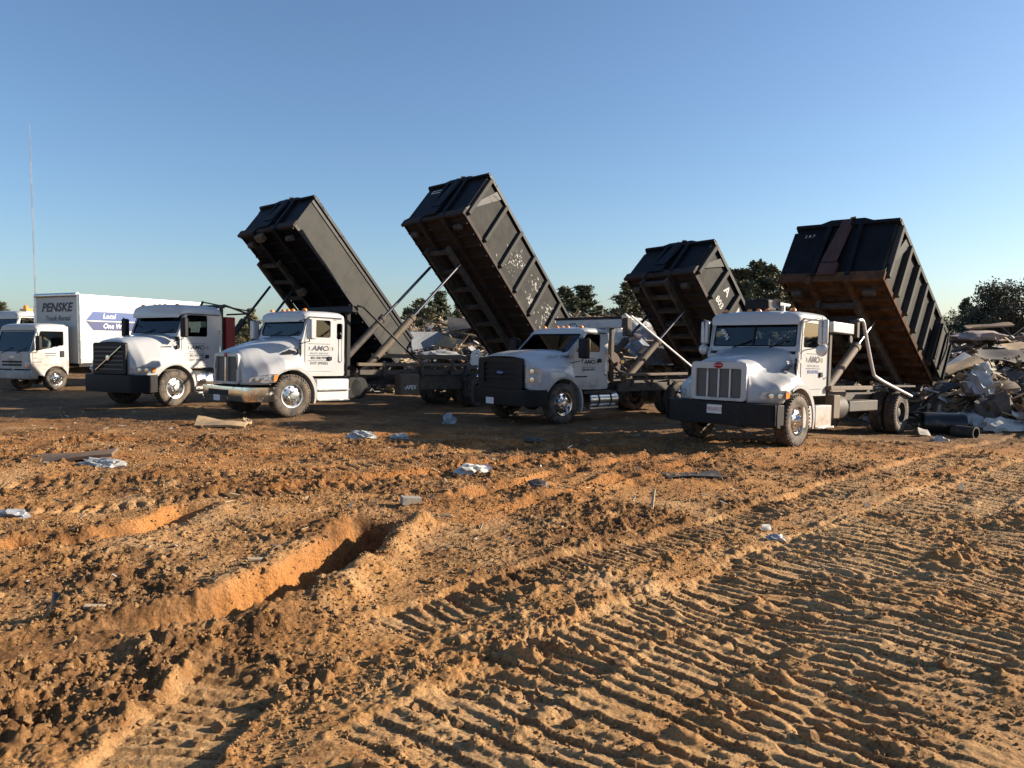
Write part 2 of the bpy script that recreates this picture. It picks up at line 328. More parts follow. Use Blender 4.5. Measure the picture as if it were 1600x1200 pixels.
def soil_mat(loose=False):
    m = bpy.data.materials.new('loose_soil' if loose else 'orange_sandy_soil'); m.use_nodes = True; n = m.node_tree.nodes; l = m.node_tree.links
    b = n['Principled BSDF']; b.inputs['Roughness'].default_value = .95; b.inputs['Specular IOR Level'].default_value = .15
    geo = n.new('ShaderNodeNewGeometry'); at = n.new('ShaderNodeAttribute'); at.attribute_name = 'zone'
    sp = n.new('ShaderNodeSeparateColor'); l.new(at.outputs['Color'], sp.inputs[0])
    if loose: l.remove(sp.inputs[0].links[0]) if False else [l.remove(k) for k in list(sp.inputs[0].links)]; sp.inputs[0].default_value = (.45, .6, 0, 1)
    def noise(sc, det=6, rg=.6):
        t = n.new('ShaderNodeTexNoise'); t.inputs['Scale'].default_value = sc; t.inputs['Detail'].default_value = det; t.inputs['Roughness'].default_value = rg
        l.new(geo.outputs['Position'], t.inputs['Vector']); return t.outputs['Fac']
    def rampf(v, a, b_):
        r = n.new('ShaderNodeMapRange'); r.inputs[1].default_value = a; r.inputs[2].default_value = b_; l.new(v, r.inputs[0]); return r.outputs[0]
    def mix(f, a, b_, bl='MIX'):
        x = n.new('ShaderNodeMix'); x.data_type = 'RGBA'; x.blend_type = bl
        if isinstance(f, float): x.inputs[0].default_value = f
        else: l.new(f, x.inputs[0])
        for q, i in ((a, 6), (b_, 7)):
            if isinstance(q, tuple): x.inputs[i].default_value = (*q, 1)
            else: l.new(q, x.inputs[i])
        return x.outputs[2]
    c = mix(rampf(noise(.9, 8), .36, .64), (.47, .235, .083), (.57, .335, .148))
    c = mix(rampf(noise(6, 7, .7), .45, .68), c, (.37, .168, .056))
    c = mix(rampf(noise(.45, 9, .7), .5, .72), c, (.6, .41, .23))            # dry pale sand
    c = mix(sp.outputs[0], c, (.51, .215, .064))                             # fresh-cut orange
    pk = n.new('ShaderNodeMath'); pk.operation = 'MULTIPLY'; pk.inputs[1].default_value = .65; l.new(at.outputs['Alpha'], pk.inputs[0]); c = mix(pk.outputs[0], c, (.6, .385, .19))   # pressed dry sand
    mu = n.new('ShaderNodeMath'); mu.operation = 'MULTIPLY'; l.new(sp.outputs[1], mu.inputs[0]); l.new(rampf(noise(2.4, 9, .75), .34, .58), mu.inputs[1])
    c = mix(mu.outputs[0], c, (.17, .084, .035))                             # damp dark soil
    mu2 = n.new('ShaderNodeMath'); mu2.operation = 'MULTIPLY'; l.new(sp.outputs[2], mu2.inputs[0]); l.new(rampf(noise(1.7, 9, .75), .3, .62), mu2.inputs[1])
    c = mix(mu2.outputs[0], c, (.14, .098, .062))                              # ground-in rubbish, grey brown
    c = mix(rampf(noise(70, 3), .28, .7), mix(.45, c, (.02, .01, .004)), c)  # fine dark specks paint the micro-shadows between crumbs into the colour
    l.new(c, b.inputs['Base Color'])
    def vor(sc):
        t = n.new('ShaderNodeTexVoronoi'); t.inputs['Scale'].default_value = sc; t.inputs['Randomness'].default_value = 1
        w_ = n.new('ShaderNodeVectorMath'); w_.operation = 'ADD'; nz = n.new('ShaderNodeTexNoise'); nz.inputs['Scale'].default_value = sc*.6; l.new(geo.outputs['Position'], nz.inputs['Vector'])
        s_ = n.new('ShaderNodeVectorMath'); s_.operation = 'SCALE'; s_.inputs['Scale'].default_value = 1.2/sc; l.new(nz.outputs['Color'], s_.inputs[0]); l.new(geo.outputs['Position'], w_.inputs[0]); l.new(s_.outputs[0], w_.inputs[1]); l.new(w_.outputs[0], t.inputs['Vector']); return t.outputs['Distance']
    def bump(h, st, dist, prev=None):
        q = n.new('ShaderNodeBump'); q.inputs['Strength'].default_value = st; q.inputs['Distance'].default_value = dist; l.new(h, q.inputs['Height'])
        if prev: l.new(prev, q.inputs['Normal'])
        return q.outputs[0]
    inv = n.new('ShaderNodeMath'); inv.operation = 'SUBTRACT'; inv.inputs[0].default_value = 1; l.new(vor(26), inv.inputs[1])
    nb = bump(inv.outputs[0], .8, .028); nb = bump(noise(34, 9, .75), .9, .028, nb); nb = bump(noise(150, 5, .7), .6, .006, nb); l.new(nb, b.inputs['Normal'])
    return m
M['soil'] = soil_mat(); M['loose'] = soil_mat(True)
def build_ground():
    NY, NX = 1080, 900
    yy = 2.6*np.power(46/2.6, np.linspace(0, 1, NY)**.92)
    u = np.linspace(-1, 1, NX); u = np.sign(u)*np.abs(u)**1.05
    Y = np.repeat(yy[:, None], NX, 1); X = u[None, :]*(.76*Y+1.3)
    Z, org, pack, rough = ground_h(X, Y)
    far = sstep(15, 18.5, Y+.25*X*.0); 
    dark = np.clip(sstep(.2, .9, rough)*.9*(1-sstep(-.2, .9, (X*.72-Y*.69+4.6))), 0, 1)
    mid = sstep(10.5, 14, Y)*(1-.6*sstep(1, 5, X))
    zone = np.zeros((NY*NX, 4), np.float32); zone[:, 3] = (np.clip(pack, 0, 1)*(1-sstep(13, 17, Y))*sstep(-3.2, -1.2, X*.72-Y*.69+2.6)).ravel()
    og = np.clip(org+.55*sstep(9, 12, Y)*(1-sstep(16, 19, Y))*np.clip(.5+1.2*fbm(X, Y, 1.6, 2, 91), 0, 1), 0, 1)
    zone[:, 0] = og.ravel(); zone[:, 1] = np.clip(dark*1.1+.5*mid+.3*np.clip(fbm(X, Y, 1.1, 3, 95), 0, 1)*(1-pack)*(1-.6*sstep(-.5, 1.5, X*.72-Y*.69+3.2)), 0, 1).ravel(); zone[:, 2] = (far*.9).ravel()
    co = np.stack([X, Y, Z], -1).reshape(-1, 3).astype(np.float32)
    i = np.arange(NY*NX).reshape(NY, NX); q = np.stack([i[:-1, :-1], i[:-1, 1:], i[1:, 1:], i[1:, :-1]], -1).reshape(-1, 4)
    me = bpy.data.meshes.new('ground'); me.vertices.add(len(co)); me.vertices.foreach_set('co', co.ravel())
    me.loops.add(q.size); me.loops.foreach_set('vertex_index', q.ravel().astype(np.int32))
    me.polygons.add(len(q)); me.polygons.foreach_set('loop_start', (np.arange(len(q))*4).astype(np.int32))
    me.update(calc_edges=True); me.validate()
    at = me.color_attributes.new('zone', 'FLOAT_COLOR', 'POINT'); at.data.foreach_set('color', zone.ravel())
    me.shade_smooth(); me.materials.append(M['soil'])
    o = bpy.data.objects.new('ground', me); COL.objects.link(o); tag(o, 'orange sandy soil churned by dozer tracks and tyre ruts', kind='structure')
    # surrounding terrain to the horizon, butted against the detailed sheet below its edge
    b = MB(); b.m = 0
    ring = [(-2500, -400), (2500, -400), (2500, 3500), (-2500, 3500)]
    b.add([(x, y, -.35) for x, y in ring], [(0, 1, 2, 3)])
    t = b.build('terrain', 'soil', None, smooth=0); tag(t, 'flat sandy terrain around the tipping ground', kind='structure')
build_ground()

def clods():
    # loose lumps of soil lying on the surface
    ico = bmesh.new(); bmesh.ops.create_icosphere(ico, subdivisions=1, radius=1); iv = np.array([v.co[:] for v in ico.verts]); fi = np.array([[v.index for v in f.verts] for f in ico.faces]); ico.free()
    N = 12000
    y = 2.9*np.power(17/2.9, nr.random(N)**.8); x = (nr.random(N)*2-1)*(.75*y+.3)
    keep = (fbm(x, y, .8, 3, 55) + .35*nr.random(N)) > .12; x, y = x[keep], y[keep]; n = len(x)
    z, org, pack, rough = ground_h(x, y); k2 = nr.random(n) > pack*.75; x, y, z = x[k2], y[k2], z[k2]; n = len(x)
    r = .006+.032*nr.random(n)**4
    V = iv[None]*r[:, None, None]*np.stack([.8+.6*nr.random(n), .8+.6*nr.random(n), .55+.4*nr.random(n)], -1)[:, None, :]
    V = V*(1+1.1*(nr.random((n, len(iv), 1))-.5))
    a = nr.random(n)*6.28; c, s = np.cos(a)[:, None], np.sin(a)[:, None]
    V = np.stack([V[..., 0]*c-V[..., 1]*s, V[..., 0]*s+V[..., 1]*c, V[..., 2]], -1) + np.stack([x, y, z+r*.1], -1)[:, None, :]
    me = bpy.data.meshes.new('soil_clods'); F_ = (fi[None]+(np.arange(n)*len(iv))[:, None, None]).reshape(-1, 3)
    me.from_pydata(V.reshape(-1, 3).tolist(), [], F_.tolist()); me.shade_flat(); me.materials.append(M['loose'])
    o = bpy.data.objects.new('soil_clods', me); COL.objects.link(o); tag(o, 'loose clods of orange soil lying between the tracks', 'soil', kind='stuff')
clods()
def crumbs():
    iv = np.array([(1, 0, 0), (-1, 0, 0), (0, 1, 0), (0, -1, 0), (0, 0, 1), (0, 0, -.6)], float); fi = np.array([(0, 2, 4), (2, 1, 4), (1, 3, 4), (3, 0, 4), (2, 0, 5), (1, 2, 5), (3, 1, 5), (0, 3, 5)])
    N = 48000; y = 3.2*np.power(15/3.2, nr.random(N)**.85); x = (nr.random(N)*2-1)*(.72*y+.2)
    keep = (fbm(x, y, .5, 3, 155)+.5*nr.random(N)) > .1; x, y = x[keep], y[keep]
    z, org, pack, rough = ground_h(x, y); k2 = nr.random(len(x)) > pack*.7; x, y, z = x[k2], y[k2], z[k2]; n = len(x)
    r = (.004+.012*nr.random(n)**2.5)*(.6+.09*y)
    V = iv[None]*r[:, None, None]*(.55+.9*nr.random((n, 6, 1))); a = nr.random(n)*6.28; c, s = np.cos(a)[:, None], np.sin(a)[:, None]
    V = np.stack([V[..., 0]*c-V[..., 1]*s, V[..., 0]*s+V[..., 1]*c, V[..., 2]], -1)+np.stack([x, y, z+r*.3], -1)[:, None, :]
    me = bpy.data.meshes.new('soil_crumbs'); me.vertices.add(n*6); me.vertices.foreach_set('co', V.astype(np.float32).ravel()); F_ = (fi[None]+(np.arange(n)*6)[:, None, None]).reshape(-1, 3)
    me.loops.add(F_.size); me.loops.foreach_set('vertex_index', F_.ravel().astype(np.int32)); me.polygons.add(len(F_)); me.polygons.foreach_set('loop_start', (np.arange(len(F_))*3).astype(np.int32)); me.update(calc_edges=True)
    me.materials.append(M['loose']); o = bpy.data.objects.new('soil_crumbs', me); COL.objects.link(o); tag(o, 'fine crumbs of dry soil scattered over the tracks', 'soil', kind='stuff')
crumbs()

# ------------------------------------------------------------------ trucks
def resample(p, n):
    P = np.array(p, float); d = np.r_[0, np.cumsum(np.linalg.norm(np.diff(P, axis=0), axis=1))]; t = np.linspace(0, d[-1], n)
    return np.stack([np.interp(t, d, P[:, k]) for k in range(P.shape[1])], 1)
def hood_mesh(keys, arch, nx=44, n=26):
    """keys: [(x, [(y,z) from outer bottom to centre])] front to back; arch=(xc,zc,r)"""
    xs = np.array([k[0] for k in keys]); C = np.array([chaikin(k[1], 2) for k in keys])
    xr = np.concatenate([np.linspace(xs[0], xs[-1], nx), [arch[0]-arch[2]*q for q in (-.999, .999)]]); xr = np.unique(np.clip(xr, xs[-1], xs[0]))[::-1]
    secs = []
    for x in xr:
        j = np.clip(np.searchsorted(-xs, -x)-1, 0, len(xs)-2); t = (x-xs[j])/(xs[j+1]-xs[j])
        P = C[j]*(1-t)+C[j+1]*t
        dx = abs(x-arch[0])
        if dx < arch[2]:
            zb = arch[1]+math.sqrt(arch[2]**2-dx*dx)
            if zb > P[0, 1]:
                i = int(np.argmax(P[:, 1] > zb)); a, b = P[i-1], P[i]; q = (zb-a[1])/(b[1]-a[1]); P = np.vstack([a+(b-a)*q, P[i:]])
        P = resample(P, n)
        row = [(x, y, z) for y, z in P] + [(x, -y, z) for y, z in P[-2::-1]]
        secs.append(row)
    return secs
def wheel_meshes(r, wd, rim_r, style):
    b = MB(); h = wd/2
    prof = [(rim_r, -h*.75), (rim_r+.02, -h*.86), (rim_r+(r-rim_r)*.45, -h), (r-.05, -h*.97), (r-.012, -h*.8)]
    for k in range(5):
        y0 = -h*.8+k*h*.32; prof += [(r, y0+.015), (r, y0+h*.32-.015), (r-.014, y0+h*.32-.012), (r-.014, y0+h*.32)]
    prof += [(r-.012, h*.8), (r-.05, h*.97), (rim_r+(r-rim_r)*.45, h), (rim_r+.02, h*.86), (rim_r, h*.75)]
    b.lathe(prof, 40)
    for k in range(40):      # shoulder lugs
        t = 2*math.pi*k/40
        for s in (-1, 1):
            p = Vector((math.cos(t)*(r-.01), s*h*.86, math.sin(t)*(r-.01))); q = Vector((math.cos(t)*(r-.05), s*h*.985, math.sin(t)*(r-.05)))
            b.bar(p, q, .03, .03, (math.cos(t), 0, math.sin(t)))
    tyre = b.mesh('tyre', 'rubber', 50)
    b = MB()
    if style == 'front':     # convex polished disc with hand holes, hub and nuts
        b.lathe([(rim_r+.012, h*.86), (rim_r+.005, h*.93), (rim_r-.025, h*.9), (rim_r-.04, h*.6), (rim_r*.80, h*.62), (rim_r*.55, h*.80), (rim_r*.50, h*.86), (rim_r*.36, h*.88), (rim_r*.34, h*1.12), (rim_r*.26, h*1.3), (.001, h*1.32)], 40)
        b.lathe([(rim_r+.012, h*.86), (rim_r, -h*.86)], 40)
        for k in range(10):
            t = 2*math.pi*(k+.5)/10; c, s = math.cos(t), math.sin(t)
            b.m = 0; q = rim_r*.43; b.cyl((c*q, h*.84, s*q), (c*q, h*1.06, s*q), .018, 6)
            b.m = 1; q = rim_r*.71; b.cyl((c*q, h*.60, s*q), (c*q, h*.715, s*q), .034, 10)
    else:                    # rear dual, deep dish
        b.lathe([(rim_r+.012, h*.86), (rim_r+.005, h*.93), (rim_r-.03, h*.9), (rim_r-.05, -h*.2), (rim_r*.78, -h*.45), (rim_r*.5, -h*.55), (rim_r*.42, -h*.5), (rim_r*.40, h*.35), (rim_r*.3, h*.5), (.001, h*.52)], 40)
        b.lathe([(rim_r+.012, h*.86), (rim_r, -h*.86)], 40)
        for k in range(10):
            t = 2*math.pi*(k+.5)/10; c, s = math.cos(t), math.sin(t)
            b.m = 0; q = rim_r*.6; b.cyl((c*q, -h*.55, s*q), (c*q, -h*.3, s*q), .018, 6)
            b.m = 1; q = rim_r*.73; b.cyl((c*q, -h*.5, s*q), (c*q, -h*.42, s*q), .03, 8)
    return tyre, b
WM = {}
def wheel(root, x, y, r, wd, rim_r, style='front', rimmat='alu', steer=0):
    key = (r, wd, rim_r, style, rimmat)
    if key not in WM:
        t, b = wheel_meshes(r, wd, rim_r, style); WM[key] = (t, b.mesh('rim', [rimmat, 'dark'], 40))
    s = 1 if y > 0 else -1
    mw = Matrix.Translation((x, y, r)) @ Matrix.Rotation(R(steer), 4, 'Z') @ (Matrix.Identity(4) if s > 0 else Matrix.Rotation(math.pi, 4, 'Z')) @ Matrix.Rotation(rng.random()*6, 4, 'Y')
    e = empty('wheel', mw, root); inst('tyre', WM[key][0], e); inst('rim', WM[key][1], e)
def truck_root(name, A, z, psi, zr, wb, label, cat='truck', group=None):
    a = R(psi); f = Vector((-math.cos(a), -math.sin(a), 0)); p = math.atan((z-zr)/wb); u = Vector((0, 0, 1))
    f2 = f*math.cos(p)+u*math.sin(p); u2 = u*math.cos(p)-f*math.sin(p); l = Vector((math.sin(a), -math.cos(a), 0))
    o = empty(name, basis(Vector((A[0], A[1], z)), f2, l, u2)); tag(o, label, cat, group); return o
sideL = lambda y: (lambda u, v, t: (u, y-t, v))
sideR = lambda y: (lambda u, v, t: (u, -y+t, v))
def cab(root, P, paint='white'):
    """P: xa lower front, xb windshield base, xt windshield top, xr rear, zf floor, zc cowl, zr roof edge, ztop crown, W half width, doors"""
    xa, xb, xt, xr, zf, zc, zr, zt, W = [P[k] for k in ('xa', 'xb', 'xt', 'xr', 'zf', 'zc', 'zr', 'zt', 'W')]
    d0, d1, dz = P['door']; wz0, wz1 = P['win']
    sl = (xt-xb)/(zr-zc)
    outl = [(xa, zf), (xa, zc-.1), (xb, zc), (xt, zr), (xr+.03, zr), (xr, zr-.1), (xr, zf)]
    wf = xb+sl*(wz0-zc)-.10; wft = xb+sl*(wz1-zc)-.08
    win = [(min(wf, d0-.07), wz0), (min(wft, d0-.07), wz1), (d1+.08, wz1), (d1+.08, wz0+P.get('winrise', 0))]
    big = [(win[0][0]+.02, wz0-.02), (win[1][0]+.02, wz1+.02), (win[2][0]-.02, wz1+.02), (win[3][0]-.02, win[3][1]-.02)]
    b = MB()
    rear_win = P.get('corner_win')
    holes = [rpoly(big, .06)]
    if rear_win: holes.append(rpoly(rear_win, .05))
    for fn in (sideL(W), sideR(W)): b.panel(rpoly(outl, [0, .05, .06, .12, .12, .05, .05]), holes, fn, .05)
    rw = P.get('rearwin', [(-.6, zc+.1), (.6, zc+.1), (.6, zr-.2), (-.6, zr-.2)])
    b.panel([(-W+.05, zf), (W-.05, zf), (W-.05, zr-.02), (-W+.05, zr-.02)], [rpoly(rw, .06)], lambda u, v, t: (xr+t, u, v), .05)
    b.box(xr+.05, xa-.01, -W+.05, W-.05, zf, zf+.06)                      # floor
    b.box(xa-.06, xa-.01, -W+.05, W-.05, zf+.06, zc-.12)                  # firewall
    body = b.build('cab_shell', paint, root, bevel=.012)
    # roof
    b = MB(); secs = []
    ov = P.get('visor', .06); fr = P.get('frontdrop', .06)
    for x, dz_, dw in [(xt+ov+.02, -.07-fr, .05), (xt+ov, -.015-fr, .03), (xt+ov-.08, -fr*.35, .01), (xt-.12, 0, 0), (xt*.4+xr*.6, .01, 0), (xr+.12, 0, 0), (xr+.02, -.04, .01), (xr, -.1, .02)]:
        pr = chaikin([(W+.004-dw, zr-.03+min(dz_, 0)), (W+.004-dw, zr+.05+dz_*.6), (W-.10-dw, zt-.02+dz_), (W*.5, zt+dz_), (0, zt+.015+dz_)], 2)
        secs.append([(x, y, z) for y, z in pr]+[(x, -y, z) for y, z in pr[-2::-1]])
    b.loft(secs, cap=True); b.build('roof', paint, root)
    # windshield frame and glass in the slanted plane
    wl = math.hypot(xt-xb, zr-zc); ux, uz = (xt-xb)/wl, (zr-zc)/wl
    wsf = lambda u, v, t: (xb+ux*v-uz*t, u, zc+uz*v+ux*t)
    wi = P.get('wsin', .08); b = MB()
    hole = rpoly([(-W+wi, .05), (W-wi, .05), (W-wi-.02, wl-.10), (-W+wi+.02, wl-.10)], P.get('wsr', .08))
    b.panel([(-W+.01, -.06), (W-.01, -.06), (W-.01, wl), (-W+.01, wl)], [hole], wsf, .045)
    fr_ = b.build('windshield_frame', paint, root, bevel=.01)
    b = MB(); b.panel([(p[0]*1.004, p[1]) for p in hole], [], lambda u, v, t: wsf(u, v, .012+t), .008)
    ws = b.build('windshield', 'glass', root, smooth=0)
    b = MB(); k = len(hole)
    pts = [wsf(p[0]*.995, p[1], .004) for p in hole]; b.tube(pts+[pts[0]], .014, 6, False); 
    if P.get('split'): b.bar(wsf(0, .05, .004), wsf(0, wl-.1, .004), .035, .02, (1, 0, 0))
    b.build('gasket', 'black', ws)
    for s in (-.45, .35):
        b = MB(); b.tube([wsf(s, .0, -.03), wsf(s+.12, .05, -.02), wsf(s+.42, .16, -.012)], .011, 6); b.build('wiper', 'black', root)
    # doors with windows
    doL = [(d0, dz), (d0, zc-.06), (win[0][0]+.07, wz0-.04), (win[1][0]+.06, wz1+.06), (d1, wz1+.06), (d1, dz)]
    for s, fn in ((1, sideL(W+.012)), (-1, sideR(W+.012))):
        b = MB(); b.panel(rpoly(doL, [.06, .03, .03, .08, .07, .08]), [rpoly(win, .06)], fn, .03); d = b.build('door', paint, root, bevel=.008)
        b = MB(); b.panel(rpoly([(p[0], p[1]) for p in win], .06), [], (lambda u, v, t, fn=fn: fn(u, v, .014+t)), .006); b.build('window', 'glassd', d, smooth=0)
        y = s*(W+.02); hz = P.get('handle', (d1+.12, zc-.28))
        b = MB(); b.box(hz[0]-.05, hz[0]+.07, min(y, y+s*.03), max(y, y+s*.03), hz[1]-.05, hz[1]+.05); b.build('handle', 'black', d, bevel=.01)
        if s > 0: doorL = d
    for s in (1, -1):
        b = MB(); b.tube([(xr+.12, s*W, zf+.35), (xr+.12, s*(W+.05), zf+.4), (xr+.12, s*(W+.05), zc+.1), (xr+.12, s*W, zc+.15)], .014, 6); b.build('grab_handle', 'chrome', root)
        b = MB(); b.box(xr+.1, xt-.02, s*(W+.012)-.012, s*(W+.012)+.012, zr-.045, zr-.02); b.build('drip_rail', 'black', root)
        b = MB(); b.box(xa+.015, xa+.03, s*(W-.01)-.02, s*(W-.01)+.02, zf+.1, zc-.2); b.build('cowl_seam', 'black', root)
        b = MB(); b.box(xa+.06, xa+.14, s*(W+.02)-.02, s*(W+.02)+.03, zc-.42, zc-.3); b.build('hood_latch', 'black', root, bevel=.01)
    # interior
    for y in (-.5, .5):
        b = MB(); b.box(xr+.15, xr+.65, y-.26, y+.26, zf+.35, zf+.52); b.bar((xr+.2, y, zf+.5), (xr+.09, y, zf+1.2), .5, .12, (1, 0, 0)); b.build('seat', 'seat', root, bevel=.04)
    b = MB(); b.box(xb-.35, xb-.02, -W+.08, W-.08, zc-.35, zc-.05); b.build('dashboard', 'dark', root, bevel=.03)
    b = MB(); c = Vector((xb-.42, .5, zc-.02)); ring = [c+Vector((.06*math.sin(t)*1, .22*math.cos(t), .2*math.sin(t))) for t in [k*math.pi/8 for k in range(17)]]
    b.tube(ring, .016, 6, False); b.bar(c-Vector((.02, .2, 0)), c+Vector((0, .2, 0)), .03, .02); b.cyl(c, c+Vector((.25, 0, -.2)), .03, 8); b.build('steering_wheel', 'dark', root)
    return body, doorL
def logo(door, x, z, y, k=1., phone='803.408.9990', pm='navy', dot=None):
    X = (-1, 0, 0); Y = (0, 0, 1)
    text('AMC', .19*k, 'navy', door, (x+.0, y, z), X, Y, shear=.3, sx=1.25, bold=.006)
    text('›', .19*k, 'navy', door, (x+.33*k, y, z+.01), X, Y, bold=.004)
    for i, m in enumerate(('navy', 'gold', 'navy')): text('›', .2*k, m, door, (x-.30*k-.075*k*i, y, z+.01), X, Y, bold=.006)
    text('WASTE SERVICES', .066*k, 'navy', door, (x, y, z-.14*k), X, Y, spacing=1.25)
    text(phone, .105*k, pm, door, (x, y, z-.27*k), X, Y, bold=.002)
    for zz in (z+.13*k, z-.195*k) + ((z-.345*k,) if dot else ()): b = MB(); b.box(x-.36*k, x+.36*k, y-.001, y+.001, zz-.005, zz+.005); b.build('rule_line', 'navy', door, smooth=0)
    if dot: text(dot, .1*k, 'navy', door, (x, y, z-.42*k), X, Y, bold=.002)
def chassis(root, x0, x1, zt=1.0, w=.43, h=.26):
    b = MB()
    for s in (-1, 1): b.box(x1, x0, s*w-.04, s*w+.04, zt-h, zt)
    for x in np.arange(x1+.2, x0, 1.1): b.box(x-.06, x+.06, -w, w, zt-h+.04, zt-.04)
    b.build('chassis_frame', 'frame', root)
def axle(root, x, r, y=.8):
    b = MB(); b.cyl((x, -y, r), (x, y, r), .07, 10); b.lathe([(.05, -.25), (.22, -.1), (.22, .1), (.05, .25)], 14, (x, 0, r)); b.build('axle', 'frame', root)
def rear_axle(root, x, r=.52, yo=1.0, yi=.66, wd=.27, rim=.29, rm='frame'):
    for s in (-1, 1): wheel(root, x, s*yo, r, wd, rim, 'rear', rm); wheel(root, x, s*yi, r, wd, rim, 'rear', rm)
    axle(root, x, r)
def marker_lights(root, x, ys, z):
    for y in ys:
        b = MB(); b.lathe([(.06, 0), (.058, .02), (.04, .05), (.001, .062)], 12, (x, y, z), 'z'); b.build('marker_light', 'amber', root)
def mirror(root, y, x, z0, z1, m='white', arm=None, wd=.2, dp=.1, yc=None):
    s = 1 if y > 0 else -1; b = MB(); yc = yc or 1.0
    b.tube([(x+.12, s*yc, z1-.05), (x+.05, y, z1+.03), (x+.03, y, z0-.05), (x+.14, s*yc, z0-.12)], .014, 8); b.build('mirror_arm', 'silver' if arm is None else arm, root)
    b = MB(); b.box(x-.02-dp/2, x+dp/2, y-wd/2, y+wd/2, z0, z1); h = b.build('mirror', m, root, bevel=.035)
    b = MB(); b.box(x-.028-dp/2, x-.022-dp/2, y-wd/2+.02, y+wd/2-.02, z0+.02, z1-.02); b.build('mirror_glass', 'chrome', h)
def hoist(root, xp, zp, th, Lf, cb, ct, cw=.62, cr=.085, m1='frame', m2='dustbeam', split=.55):
    """tilted sub-frame hinged at (xp,zp); cylinders from cb=(x,z) on the chassis to distance ct along the frame"""
    a = R(th); d = Vector((math.cos(a), 0, math.sin(a))); up = Vector((-math.sin(a), 0, math.cos(a))); p = Vector((xp, 0, zp))
    b = MB()
    for s in (-1, 1): b.bar(p+Vector((0, s*.45, 0)), p+d*Lf+Vector((0, s*.45, 0)), .1, .2, up)
    for k in np.linspace(.1, .97, 7): b.bar(p+d*Lf*k+Vector((0, -.45, 0)), p+d*Lf*k+Vector((0, .45, 0)), .1, .12, up)
    b.build('tilt_frame', m1, root)
    for s in (-1, 1):
        c0 = Vector((cb[0], s*cw, cb[1])); c1 = p+d*ct-up*.1+Vector((0, s*cw, 0)); q = c0.lerp(c1, split)
        b = MB(); b.cyl(c0, q, cr, 14); b.cyl(q-(q-c0).normalized()*.12, q+(q-c0).normalized()*.01, cr*1.15, 14); b.box(c0.x-.14, c0.x+.1, c0.y-.1, c0.y+.1, c0.z-.14, c0.z+.08)
        e = b.build('lift_cylinder', m2 if s > 0 else 'frame', root); b = MB(); b.cyl(q, c1, cr*.42, 12); b.build('rod', 'rod', e)
    for s in (-1, 1): b = MB(); b.box(xp-.15, xp+.12, s*.45-.06, s*.45+.06, zp-.35, zp+.1); b.build('hinge_bracket', m1, root)

